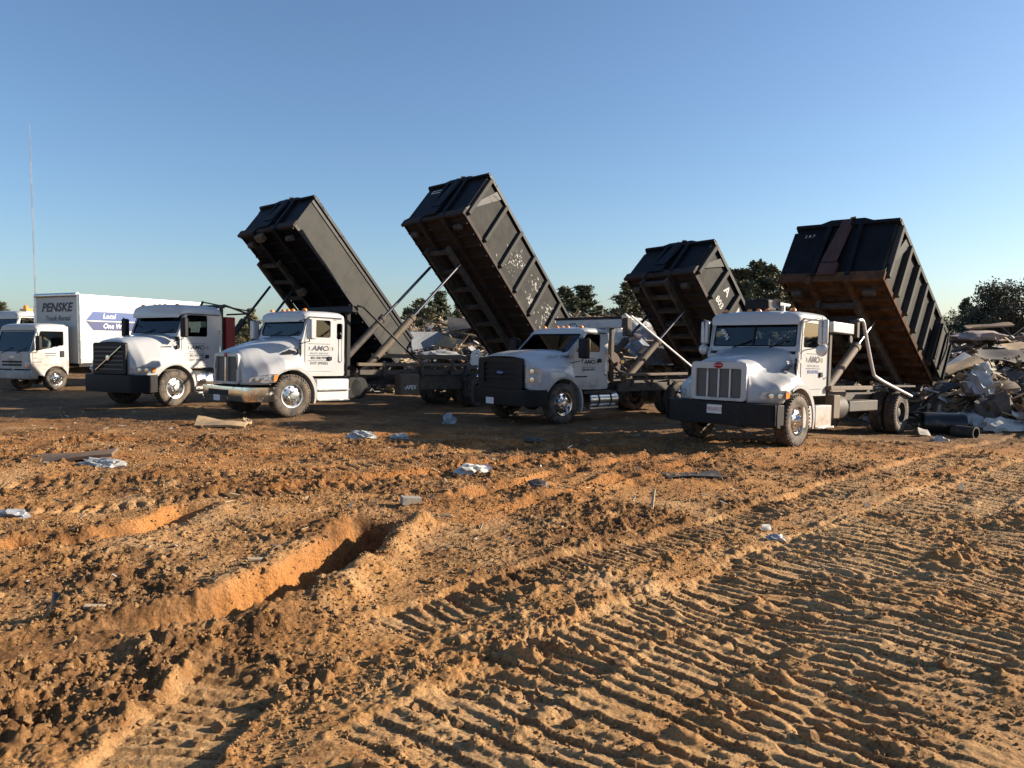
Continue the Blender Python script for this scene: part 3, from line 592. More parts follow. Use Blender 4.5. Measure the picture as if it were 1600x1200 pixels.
# ---------- container that tips off a truck: local x rear->front, y left, z up from floor
def dumpster(name, mw, L, W, H, label, side='greyside2', nrib=7, style='rib', nose=True, tongue='blackpaint', door=False, under='rustfloor', group='roll-off dumpsters tipped up on the trucks'):
    o = empty(name, mw); tag(o, label, 'dumpster', group); h = W/2; t = .05
    b = MB(); b.box(0, L, -h+t, h-t, 0, .05); b.build('floor', under if style != 'smooth' else 'blackpaint', o)
    for s in (1, -1):
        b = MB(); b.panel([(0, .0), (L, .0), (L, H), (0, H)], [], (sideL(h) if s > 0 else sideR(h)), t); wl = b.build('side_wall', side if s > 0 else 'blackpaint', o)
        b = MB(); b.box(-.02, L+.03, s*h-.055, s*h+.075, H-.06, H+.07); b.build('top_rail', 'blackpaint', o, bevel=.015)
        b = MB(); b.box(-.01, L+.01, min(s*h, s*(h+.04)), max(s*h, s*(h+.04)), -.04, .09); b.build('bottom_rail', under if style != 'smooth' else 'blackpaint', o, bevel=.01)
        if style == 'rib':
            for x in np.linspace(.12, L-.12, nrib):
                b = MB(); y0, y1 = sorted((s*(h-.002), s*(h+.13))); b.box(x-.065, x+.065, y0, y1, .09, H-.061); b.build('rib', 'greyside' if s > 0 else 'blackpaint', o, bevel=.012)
        else:
            for x in np.linspace(L*.2, L*.8, 4): b = MB(); b.box(x-.006, x+.006, s*h-.002, s*h+.006, .1, H-.07); b.build('weld_seam', 'blackpaint', o)
            b = MB(); b.box(0, L, min(s*h, s*(h+.03)), max(s*h, s*(h+.03)), H-.2, H-.061); b.build('edge_band', 'blackpaint', o)
    # front wall, slightly raked with corner posts
    b = MB(); b.panel([(-h+t, .05), (h-t, .05), (h-t, H), (-h+t, H)], [], lambda u, v, q: (L-q, u, v), t); fw = b.build('front_wall', 'blackpaint', o)
    b = MB(); b.box(L-.02, L+.09, -h-.06, h+.06, H-.03, H+.06); b.build('front_top_rail', 'blackpaint', o, bevel=.015)
    b = MB(); b.panel([(-.75, H+.03), (.75, H+.03), (.42, H+.17), (-.42, H+.17)], [], lambda u, v, q: (L+.07-q, u, v), .08); b.build('front_hump', 'blackpaint', o, bevel=.01)
    b = MB(); b.box(L-.03, L+.07, -h-.07, h+.07, -.1, .16); b.build('front_sill', under, o, bevel=.02)
    for s in (-1, 1): b = MB(); b.add([(L-.02, s*(h+.012), .16), (L+.06, s*(h+.012), .16), (L-.55, s*(h+.012), H-.06), (L-.85, s*(h+.012), H-.06), (L-.02, s*(h+.05), .16), (L+.06, s*(h+.05), .16), (L-.55, s*(h+.05), H-.06), (L-.85, s*(h+.05), H-.06)][0:8], [(0, 1, 2, 3), (4, 7, 6, 5), (0, 4, 5, 1), (1, 5, 6, 2), (2, 6, 7, 3), (3, 7, 4, 0)]); (b.build('corner_brace', 'blackpaint', o) if style == 'rib' else None)
    for y in (-.42, .42): b = MB(); b.bar((L+.05, y, .05), (L+.05, y*.9, H-.03), .11, .1, (1, 0, 0)); b.build('front_post', 'blackpaint', o, bevel=.01)
    b = MB(); b.add([(L+.02, -.16, H+.05), (L+.10, -.10, H+.10), (L+.16, .12, H*.25), (L+.16, -.28, H*.25), (L+.02, .16, H+.05), (L+.10, .10, H+.10)], [(0, 3, 1), (1, 3, 2, 5), (5, 2, 4), (0, 1, 5, 4)])
    b.box(L+.0, L+.14, -.30, .14, .05, H*.25); b.build('hook_plate', tongue, o, bevel=.01)
    b = MB(); b.tube([(L+.06, .08, H+.02), (L+.1, .1, H+.16), (L+.05, .16, H+.22), (L-.02, .12, H+.2)], .03, 8); b.box(L-.08, L+.1, -.12, .0, H+.03, H+.14); b.build('lift_hook', 'frame', o, bevel=.01)
    # underside: long rails, cross members, rollers
    for s in (-1, 1): b = MB(); b.box(-.05, L+.12, s*.46-.06, s*.46+.06, -.19, -.001); b.build('long_rail', under if style != 'smooth' else 'blackpaint', o, bevel=.01)
    for x in np.arange(.25, L, .42):
        for y0, y1 in ((-h+.01, -.53), (.53, h-.01), (-.39, .39)): b = MB(); b.box(x-.03, x+.03, y0, y1, -.1, -.001); b.build('cross_member', under if style != 'smooth' else 'blackpaint', o)
    for s in (-1, 1):
        for x in (.1, L-.35): b = MB(); b.cyl((x, s*.75, -.16), (x, s*1.0, -.16), .1, 14); b.build('roller', 'frame', o)
    if style == 'smooth':
        for x, y in ((L-.12, -.25), (L*.62, -.3), (L*.36, -.3)): b = MB(); b.box(x-.12, x+.12, y-.16, y+.16, -.3, -.1); b.build('bracket', 'dustbeam', o, bevel=.02)
    if door:   # tailgate swung round against the near side
        b = MB(); b.panel([(.05, .15), (1.15, .15), (1.15, H-.35), (.05, H-.35)], [], (lambda u, v, q: (u-.05, h+.14+q+.02*u, v)), .05); d = b.build('tailgate', 'greyside', o, bevel=.01)
        for x in (.1, .6, 1.1): b = MB(); b.box(x-.04-.05, x+.04-.05, h+.19+.02*x, h+.24+.02*x, .17, H-.37); b.build('tailgate_rib', 'blackpaint', d)
        b = MB(); b.tube([(.75, h+.32, .2), (.72, h+.36, .7), (.8, h+.34, 1.2)], .025, 8); b.build('latch_bar', 'frame', d)
    return o
def dump_mw(A, psi, D, Z, th, ro):
    a = R(psi); f = Vector((-math.cos(a), -math.sin(a), 0)); l = Vector((math.sin(a), -math.cos(a), 0)); u = Vector((0, 0, 1)); t = R(th); r = R(ro)
    e1 = f*math.cos(t)+u*math.sin(t); e3 = -f*math.sin(t)+u*math.cos(t)
    l, e3 = l*math.cos(r)+e3*math.sin(r), e3*math.cos(r)-l*math.sin(r)
    return basis(Vector((A[0], A[1], 0))-f*D+u*Z, e1, l, e3)

GT = 'white roll-off trucks parked in a row'
# ---------- truck with four-section grille and split windshield (nearest)
def truck_near():
    A = (4.71, 15.64); t = truck_root('roll_off_truck', A, 0, 44.8, -.24, 5.85, 'white roll-off truck with oval red emblem and grille split by three bars, nearest to camera', group=GT)
    keys = [(.99, [(.60, .86), (.60, 1.1), (.60, 1.3), (.59, 1.5), (.5, 1.6), (.3, 1.63), (.15, 1.635), (0, 1.64)]),
            (.93, [(.70, .86), (.70, .97), (.68, 1.05), (.63, 1.2), (.6, 1.45), (.48, 1.64), (.2, 1.68), (0, 1.69)]),
            (.82, [(.94, .86), (.95, 1.0), (.9, 1.1), (.72, 1.2), (.62, 1.42), (.5, 1.66), (.22, 1.72), (0, 1.73)]),
            (.62, [(1.09, .86), (1.11, 1.06), (1.04, 1.22), (.80, 1.28), (.64, 1.45), (.54, 1.7), (.26, 1.77), (0, 1.78)]),
            (.25, [(1.17, .86), (1.19, 1.14), (1.12, 1.35), (.88, 1.40), (.7, 1.52), (.6, 1.77), (.3, 1.84), (0, 1.85)]),
            (-.1, [(1.18, .86), (1.20, 1.10), (1.14, 1.30), (.95, 1.42), (.82, 1.58), (.72, 1.84), (.38, 1.91), (0, 1.92)]),
            (-.30, [(1.18, .86), (1.19, 1.04), (1.13, 1.2), (1.0, 1.42), (.94, 1.66), (.85, 1.88), (.45, 1.95), (0, 1.96)])]
    b = MB(); b.loft(hood_mesh(keys, (0, .52, .63))); hd = b.build('hood', 'white', t, solid=.025, smooth=45)
    arch_strip(t, .86, 1.19, .632, 62, 196)
    b = MB(); b.box(-.25, .85, -.5, .5, .55, 1.4); b.build('hood_light_block', 'dark', t)  # dark box added under the hood to stop light leaking through the arches
    # grille surround and mesh
    b = MB(); b.panel(rpoly([(-.60, .87), (.60, .87), (.60, 1.62), (-.60, 1.62)], .09), [rpoly([(-.49, .93), (.49, .93), (.49, 1.49), (-.49, 1.49)], .04)], lambda u, v, q: (1.035-q, u, v), .06); g = b.build('grille_surround', 'white', t, bevel=.02)
    b = MB(); b.box(.985, .99, -.5, .5, .9, 1.52); gm = b.build('grille_mesh', 'mesh', t)
    for y in (-.245, 0, .245): b = MB(); b.box(.99, 1.02, y-.018, y+.018, .93, 1.49); b.build('grille_bar', 'silver', t, bevel=.006)
    b = MB(); b.lathe([(.001, .012), (.09, .01), (.105, 0)], 24, (0, 0, 0), 'x'); em = b.build('emblem', 'emred', t, mw=Matrix.Translation((1.036, 0, 1.555)) @ Matrix.Diagonal((1, 1, .55, 1)))
    text('Peterbilt', .05, 'pwhite', em, (.013, 0, 0), (0, 1, 0), (0, 0, 1.8), shear=.2)
    for s in (1, -1):
        b = MB(); pts = rpoly([(.90, .93), (.60, .93), (.42, .95), (.40, 1.06), (.55, 1.11), (.88, 1.07)], .03)
        fy = lambda x: float(np.interp(x, [.25, .62, .82, .93], [1.2, 1.125, .965, .72]))
        n_ = len(pts); b.add([(x, s*fy(x), z) for x, z in pts]+[(x+.025, s*(fy(x)+.022), z) for x, z in pts], [tuple(range(n_, 2*n_))]+[(i, (i+1) % n_, (i+1) % n_+n_, i+n_) for i in range(n_)])
        hl = b.build('headlight', 'lens', t, smooth=30)
        b = MB(); q = rpoly([(.54, .95), (.43, .965), (.42, 1.05), (.53, 1.08)], .02); k = len(q); b.add([(x+.02, s*(fy(x)+.02), z) for x, z in q]+[(x+.034, s*(fy(x)+.036), z) for x, z in q], [tuple(range(k, 2*k))]+[(i, (i+1) % k, (i+1) % k+k, i+k) for i in range(k)]); b.build('turn_signal', 'amber', hl)
        for xc in (.66, .79): b = MB(); b.lathe([(.001, .03), (.045, .028), (.055, 0)], 14, (0, 0, 0), 'x'); b.build('lamp', 'chrome', hl, mw=Matrix.Translation((xc+.02, s*(fy(xc)+.004), 1.0)) @ Matrix.Rotation(R(s*50), 4, 'Z'))
    # bumper, plate
    b = MB(); sec = []
    for y in np.linspace(-1.2, 1.2, 21):
        x = 1.12-.06*(abs(y)/1.2)**2-.35*max(0, abs(y)-.95)**1.2*2; sec.append([(x-.12, y, .40), (x, y, .42), (x+.01, y, .6), (x, y, .84), (x-.12, y, .86)])
    b.loft(sec, True, True); b.build('bumper', 'black', t, smooth=50)
    for s in (-1, 1): b = MB(); b.box(.62, .99, s*1.17-.03, s*1.17+.012, .44, .84); b.build('bumper_end', 'black', t, bevel=.03)
    b = MB(); b.box(1.13, 1.138, -.16, .16, .62, .79); pl = b.build('licence_plate', 'plate', t); text('P850037', .1, 'emred', pl, (1.141, 0, .70), (0, 1, 0), (0, 0, 1))
    P = dict(xa=-.22, xb=-.30, xt=-.42, xr=-1.62, zf=.98, zc=1.93, zr=2.56, zt=2.70, W=1.0, door=(-.38, -1.42, 1.12), win=(1.96, 2.46), split=True, visor=.1, frontdrop=.05, wsr=.04, handle=(-1.28, 1.42))
    body, d = cab(t, P)
    logo(d, -.92, 1.72, 1.018, .92, pm='blue')
    text('DOT 3992052', .085, 'navy', hd, (-.12, 1.0, 1.66), (-1, .12, .1), (0, -.35, 1))
    b = MB()
    for k in range(5): b.box(-.16+.0*k, .12, .84+.025*k, .87+.02*k, 1.47+.03*k, 1.485+.03*k)
    b.build('hood_vent', 'black', t)
    marker_lights(t, -.5, (-.75, -.2, .0, .2, .75), 2.695)
    # air horn on the roof and beacon box
    b = MB(); b.lathe([(.10, 0), (.085, -.03), (.04, -.12), (.03, -.5), (.04, -.55)], 16, (-.35, .45, 2.84), 'x'); b.box(-.7, -.66, .42, .48, 2.7, 2.85); b.build('air_horn', 'silver', t)
    b = MB(); b.box(-1.1, -.7, -.45, .1, 2.72, 2.98); b.build('roof_box', 'black', t, bevel=.05)
    for s in (1, -1): mirror(t, s*1.32, -.62, 2.02, 2.52, 'silver', wd=.2, dp=.06); b = MB(); b.lathe([(.001, .06), (.09, .04), (.12, 0), (.1, -.02), (.001, -.03)], 18, (-.58, s*1.32, 1.9), 'x'); b.build('convex_mirror', 'silver', t)
    b = MB(); b.box(-.98, -.2, 1.0, 1.17, .36, .8); b.build('step_box', 'white2', t, bevel=.02)
    b = MB(); b.box(-1.5, -.75, 1.0, 1.25, .33, .37); b.build('step_board', 'alu', t, bevel=.005)
    b = MB(); b.box(-1.5, -.72, 1.0, 1.19, .36, .80); b.build('tool_step', 'white2', t, bevel=.02)
    for s in (1, -1): wheel(t, 0, s*1.04, .525, .28, .29, 'front', 'chrome', 0)
    axle(t, 0, .52)
    chassis(t, .8, -7.4); rear_axle(t, -5.85)
    b = MB(); b.cyl((-1.75, .85, .72), (-2.55, .85, .72), .28, 24); b.build('fuel_tank', 'frame', t, bevel=.02)
    b = MB(); b.box(-2.05, -1.72, .95, 1.14, .5, 1.0); b.build('battery_box', 'dustbeam', t, bevel=.02)
    b = MB(); b.box(-4.25, -2.6, .75, 1.12, .62, .86); b.build('side_locker', 'frame', t, bevel=.02)
    b = MB(); b.cyl((-2.3, .7, 1.0), (-3.2, .7, 1.0), .1, 14); b.build('air_tank', 'dustbeam', t)
    b = MB(); b.box(-3.9, -1.6, .98, 1.12, 1.1, 1.19); b.build('side_rail', 'dustbeam', t, bevel=.01)
    hoist_for(t, 8.2, 1.2, 31.2, 3.9, (-2.3, 1.1), 3.2, cw=.7, cr=.1, m2='dustbeam', split=.62)
    for k in range(6):
        y0 = rng.uniform(.1, .95); b = MB(); b.tube(chaikin([(-1.7, y0, 1.3), (-2.0, y0+.05, rng.uniform(.8, 1.1)), (-2.8, y0-.1, rng.uniform(.7, 1.1)), (-3.6, y0*.6, 1.02)], 2), .02, 6); b.build('hose', 'black', t)
    # tarp gantry and arm
    b = MB(); b.box(-2.9, -1.75, .85, 1.05, 2.32, 2.55); b.build('tarp_housing', 'bluegrey', t, bevel=.02)
    b = MB(); b.bar((-1.9, .9, 1.0), (-1.9, .9, 2.35), .1, .1, (1, 0, 0)); b.bar((-1.9, -.9, 1.0), (-1.9, -.9, 2.45), .1, .1, (1, 0, 0)); b.box(-1.98, -1.82, -1.0, .85, 2.4, 2.52); b.build('gantry', 'frame', t)
    b = MB(); b.box(-3.05, -2.9, .92, 1.1, 2.25, 2.65); b.cyl((-2.6, 1.06, 2.2), (-2.6, 1.1, 2.2), .09, 14); b.build('tarp_motor', 'frame', t, bevel=.02)
    b = MB(); b.tube(chaikin([(-2.95, 1.1, 2.64), (-3.15, 1.12, 2.66), (-3.25, 1.14, 2.4), (-3.7, 1.18, 1.5), (-3.85, 1.18, 1.38), (-6.25, 1.2, .93)], 2), .038, 10); b.build('tarp_arm', 'silver', t)
    b = MB(); b.box(-6.6, -5.1, .82, 1.18, 1.16, 1.2); b.build('mudguard', 'frame', t)
    o = dumpster('roll_off_dumpster', dump_mw(A, 45.5, 8.2, .90, 33.5, -1.5), 4.8, 2.42, 1.62, 'short black dumpster with brown hook plate and open tailgate, beside the rubbish heap', nrib=7, tongue='rustred', door=True, under='rustfloor2')
    text('287', .13, 'worn2', o, (4.81, -.86, 1.36), (0, 1, 0), (0, 0, 1), spacing=1.5)
    text('4996', .14, 'pwhite', t, (-.315, -.66, 2.22), (0, .62, -.78), (-.15, .78, .62))


def arch_strip(t, y0, y1, rad, a0, a1, zc=.52, paint='white', bulge=.06, n=20):
    for s in (1, -1):
        b = MB(); secs = []
        for a in np.linspace(a0, a1, n):
            c, sn = math.cos(R(a)), math.sin(R(a)); g = bulge*max(0, math.sin(R((a-a0)/(a1-a0)*180)))
            secs.append([(c*rad, s*y0, zc+sn*rad), (c*rad, s*(y1-.002), zc+sn*rad), (c*(rad+.04+g), s*y1, zc+sn*(rad+.04+g)), (c*(rad+.07+g), s*(y1-.09), zc+sn*(rad+.07+g)), (c*(rad+.07+g), s*y0, zc+sn*(rad+.07+g))])
        b.loft(secs, True, True); b.build('wheel_arch', paint, t)
def hoist_for(t, D, zl, thl, Lf, cb, ct, **k):
    a = R(thl); hoist(t, -D+.4*math.cos(a)+.32*math.sin(a), zl+.4*math.sin(a)-.32*math.cos(a), thl, Lf, cb, ct, **k)
def lamp_patch(t, name, pts, fy, s, m='lens', off=.02, parent=None):
    n_ = len(pts); b = MB()
    b.add([(x, s*fy(x), z) for x, z in pts]+[(x+off, s*(fy(x)+off), z) for x, z in pts], [tuple(range(n_, 2*n_))]+[(i, (i+1) % n_, (i+1) % n_+n_, i+n_) for i in range(n_)])
    return b.build(name, m, parent or t, smooth=30)
def bumper(t, x0, z0, z1, W, m, wrap=.3, deep=.14):
    b = MB(); sec = []
    ys = np.concatenate([np.linspace(-W, -W+.25, 6), np.linspace(-W+.3, W-.3, 11), np.linspace(W-.25, W, 6)])
    for y in ys:
        e = max(0, abs(y)-(W-.25))/.25; x = x0-.05*(abs(y)/W)**2-wrap*(1-math.sqrt(max(0, 1-e*e)))
        sec.append([(x-deep, y, z0+.02), (x-.01, y, z0), (x+.012, y, (z0+z1)/2), (x, y, z1), (x-deep, y, z1)])
    b.loft(sec, True, True); return b.build('bumper', m, t, smooth=50)
def plate(t, x, y, z, s_, w_=.32, h_=.16):
    b = MB(); b.box(x, x+.008, y-w_/2, y+w_/2, z-h_/2, z+h_/2); p = b.build('licence_plate', 'plate', t)
    if s_: text(s_, h_*.6, 'navy', p, (x+.011, y, z), (0, 1, 0), (0, 0, 1))

truck_near()

# ---------- rounded-nose truck with chrome bumper
def truck_round():
    A = (-6.27, 19.49); t = truck_root('roll_off_truck', A, .19, 49.2, 0, 6.39, 'white roll-off truck with rounded nose, two-part grille and dented chrome bumper', group=GT)
    keys = [(1.06, [(.58, .80), (.58, 1.0), (.575, 1.2), (.56, 1.4), (.5, 1.52), (.3, 1.55), (.15, 1.56), (0, 1.565)]),
            (1.0, [(.78, .80), (.79, .95), (.74, 1.06), (.66, 1.2), (.6, 1.42), (.5, 1.57), (.25, 1.60), (0, 1.61)]),
            (.85, [(1.0, .80), (1.02, .98), (.95, 1.12), (.78, 1.25), (.66, 1.45), (.54, 1.63), (.26, 1.67), (0, 1.68)]),
            (.6, [(1.13, .80), (1.16, 1.06), (1.1, 1.25), (.9, 1.36), (.72, 1.5), (.6, 1.71), (.3, 1.76), (0, 1.77)]),
            (.2, [(1.19, .80), (1.22, 1.15), (1.16, 1.40), (.96, 1.46), (.82, 1.56), (.7, 1.80), (.35, 1.87), (0, 1.88)]),
            (-.15, [(1.19, .80), (1.21, 1.1), (1.16, 1.32), (1.02, 1.46), (.92, 1.62), (.8, 1.88), (.42, 1.95), (0, 1.96)]),
            (-.42, [(1.18, .80), (1.19, 1.0), (1.12, 1.16), (1.02, 1.42), (.98, 1.68), (.9, 1.92), (.5, 2.0), (0, 2.01)])]
    b = MB(); b.loft(hood_mesh(keys, (0, .52, .64))); hd = b.build('hood', 'white', t, solid=.025, smooth=45)
    arch_strip(t, .86, 1.19, .64, 60, 198)
    b = MB(); b.box(-.35, .9, -.5, .5, .55, 1.4); b.build('hood_light_block', 'dark', t)  # added dark filler, blocks light and view through the wheel arches
    b = MB(); b.panel(rpoly([(-.58, .80), (.58, .80), (.56, 1.54), (-.56, 1.54)], .1), [rpoly([(-.5, .86), (-.03, .86), (-.03, 1.46), (-.48, 1.46)], .05), rpoly([(.03, .86), (.5, .86), (.48, 1.46), (.03, 1.46)], .05)], lambda u, v, q: (1.10-q, u, v), .06); b.build('grille_surround', 'white', t, bevel=.02)
    for s in (-1, 1): b = MB(); b.box(1.045, 1.05, min(s*.52, s*.02), max(s*.52, s*.02), .84, 1.49); b.build('grille_mesh', 'mesh', t)
    b = MB(); b.box(1.10, 1.12, -.025, .025, .86, 1.55); b.build('grille_bar', 'chrome', t, bevel=.006)
    b = MB(); b.lathe([(.001, .012), (.05, .01), (.06, 0)], 18, (0, 0, 0), 'x'); b.build('emblem', 'emred', t, mw=Matrix.Translation((1.12, 0, 1.50)))
    fy = lambda x: float(np.interp(x, [.2, .6, .85, 1.0], [1.22, 1.155, 1.01, .78]))
    for s in (1, -1):
        hl = lamp_patch(t, 'headlight', rpoly([(.98, .86), (.70, .84), (.46, .86), (.38, 1.06), (.55, 1.06), (.8, 1.02), (.96, .96)], .03), fy, s)
        lamp_patch(t, 'turn_signal', rpoly([(.52, .88), (.45, .89), (.40, 1.04), (.5, 1.04)], .02), lambda x: fy(x)+.016, s, 'amber', .014, hl)
        for xc in (.68, .84): b = MB(); b.lathe([(.001, .03), (.045, .028), (.055, 0)], 14, (0, 0, 0), 'x'); b.build('lamp', 'chrome', hl, mw=Matrix.Translation((xc+.02, s*(fy(xc)+.004), .93)) @ Matrix.Rotation(R(s*50), 4, 'Z'))
    bumper(t, 1.2, .40, .74, 1.2, 'chrome', .5)
    b = MB(); b.box(1.16, 1.215, -.62, .3, .52, .66); b.build('bumper_opening', 'black', t)
    plate(t, 1.22, -.2, .46, '', .3, .14)
    P = dict(xa=-.36, xb=-.40, xt=-.55, xr=-1.66, zf=1.0, zc=1.97, zr=2.52, zt=2.66, W=1.0, door=(-.46, -1.3, 1.12), win=(1.98, 2.42), wsr=.12, visor=.08, frontdrop=.05, handle=(-1.2, 1.45), corner_win=[(-1.42, 1.95), (-1.42, 2.36), (-1.6, 2.36), (-1.6, 1.95)])
    body, d = cab(t, P)
    b = MB(); b.box(-1.6, -1.42, .96, .966, 1.95, 2.36); b.build('corner_window', 'glassd', t)
    logo(d, -.88, 1.70, 1.016, .9, dot='DOT 3992052')
    text('11', .12, 'navy', hd, (-.2, 1.005, 1.72), (-1, .15, 0), (0, -.25, 1))
    lamp_patch(t, 'hood_vent', rpoly([(.15, 1.52), (-.1, 1.54), (-.2, 1.62), (-.05, 1.66), (.12, 1.57)], .02), lambda x: .93-.25*(x), 1, 'black', .01)
    marker_lights(t, -.62, (-.75, -.22, .0, .22, .75), 2.655)
    for s in (1, -1): mirror(t, s*1.3, -.42, 1.92, 2.42, 'white', 'black', .22, .14)
    b = MB(); b.box(-1.72, -.72, .82, 1.14, .36, .93); b.build('step_box', 'silver', t, bevel=.03)
    for z in (.4, .66): b = MB(); b.box(-1.70, -.74, 1.14, 1.2, z-.02, z+.015); b.build('step_board', 'alu', t)
    for x in (-1.88, -2.1): b = MB(); b.cyl((x, .7, .68), (x, 1.1, .68), .29, 20); b.build('air_tank', 'black', t, bevel=.02)
    for s in (1, -1): wheel(t, 0, s*1.05, .525, .28, .29, 'front', 'alu', -4)
    axle(t, 0, .52); chassis(t, .9, -9.4); rear_axle(t, -6.75, rm='dustbeam'); rear_axle(t, -8.1, rm='dustbeam')
    b = MB(); b.box(-7.0, -2.1, .96, 1.04, 1.26, 1.35); b.build('side_rail', 'dustbeam', t, bevel=.01)
    b = MB(); b.box(-7.0, -2.2, .9, .98, 1.02, 1.16); b.build('lower_rail', 'frame', t, bevel=.01)
    for x in (-3.0, -4.4, -5.6): b = MB(); b.box(x-.05, x+.05, .98, 1.05, .98, 1.4); b.build('rail_post', 'frame', t, bevel=.008)
    b = MB(); b.box(-4.22, -3.52, .85, 1.12, .45, 1.04); tb = b.build('tool_box', 'dustbeam', t, bevel=.015); text('‹APEX', .16, 'pwhite', tb, (-3.87, 1.124, .66), (-1, 0, 0), (0, 0, 1), shear=.15, bold=.003)
    b = MB(); b.box(-6.2, -4.4, .7, .9, .55, 1.0); b.build('hydraulic_tank', 'frame', t, bevel=.03)
    b = MB(); b.panel(rpoly([(-6.9, 1.3), (-6.4, 1.3), (-6.42, 1.62), (-6.55, 1.78), (-6.75, 1.78), (-6.88, 1.62)], .06), [[(-6.65+.07*math.cos(k*math.pi/6), 1.62+.07*math.sin(k*math.pi/6)) for k in range(12)]], sideL(1.06), .05); b.build('sheave_plate', 'plate', t)
    arch = MB(); arch.tube([(-6.15, 1.0, .8), (-6.2, 1.0, 1.05), (-6.4, 1.0, 1.2), (-7.2, 1.0, 1.22)], .05, 8); arch.build('mudguard', 'frame', t)
    for k in range(5):
        y0 = rng.uniform(.2, .8); b = MB(); b.tube(chaikin([(-1.8, y0, 1.1), (-2.2, y0+.1, rng.uniform(.6, .9)), (-2.9, y0, rng.uniform(.6, 1.0)), (-3.4, y0, 1.0)], 2), .025, 6); b.build('hose', 'black', t)
    hoist_for(t, 10.1, 1.19, 44.4, 5.2, (-2.45, 1.0), 4.6, cw=.66, cr=.105, split=.50)
    b = MB(); b.box(-2.02, -1.8, -1.15, 1.12, 2.66, 2.84); b.build('tarp_housing', 'black', t, bevel=.03)
    b = MB(); b.bar((-1.92, -.8, 1.0), (-1.92, -.8, 2.66), .1, .1, (1, 0, 0)); b.bar((-1.92, .8, 1.0), (-1.92, .8, 2.66), .1, .1, (1, 0, 0)); b.box(-1.97, -1.87, -.8, .8, 2.0, 2.1); b.build('gantry', 'black', t)
    b = MB(); b.tube([(-1.95, 1.15, 2.85), (-2.1, 1.22, 2.82), (-3.9, 1.24, 1.5)], .03, 8); b.build('tarp_arm', 'black', t)
    b = MB(); b.bar((-3.0, .5, 1.55), (-6.6, .9, 1.52), .1, .12); b.build('tarp_pole', 'dustbeam', t)
    o = dumpster('roll_off_dumpster', dump_mw((A[0]+.32, A[1]), 50.5, 10.09, 1.2, 45.3, 4.5), 6.45, 2.42, 1.85, 'long black scuffed dumpster with ribbed side, tallest of the four tipped dumpsters', nrib=7)
    X = (-1, 0, 0); h = 1.21
    for s_, x, z, sz in (('340', 2.35, .62, .34),): text(s_, sz, 'worn', o, (x, h+.005, z), X, (0, 0, 1))
    b = MB(); b.panel(rpoly([(-.98, 1.5), (-.42, 1.5), (-.42, 1.66), (-.98, 1.66)], .03), [rpoly([(-.94, 1.54), (-.46, 1.54), (-.46, 1.62), (-.94, 1.62)], .01)], lambda u, v, q: (6.462-q, u, v), .008); b.build('maker_plate', 'worn2', o)
    b = MB(); r = random.Random(3)
    for k in range(230):
        c = r.choice([(3.9, .8, .45, .4), (3.6, 1.1, .4, .25), (2.5, 1.2, .35, .2), (1.5, .7, .3, .35), (1.3, 1.2, .35, .25), (2.3, .55, .3, .15)]); x = r.gauss(c[0], c[2]*.6); z = r.gauss(c[1], c[3]*.6)
        if not (.15 < z < 1.7 and .2 < x < 6.2) or min(abs(x-q) for q in np.linspace(.12, 6.33, 7)) < .09: continue
        L_ = .01+.07*r.random()**2; a_ = r.gauss(.5, .5); w_ = .004+.012*r.random(); dx, dz = math.cos(a_)*L_, math.sin(a_)*L_
        b.add([(x-dx, h+.004, z-dz), (x+dz*.3, h+.004, z-w_), (x+dx, h+.004, z+dz), (x-dz*.2, h+.004, z+w_)], [(0, 1, 2, 3)])
    tag(b.build('paint_scuffs', 'worn2', o, smooth=0), kind='stuff')
truck_round()

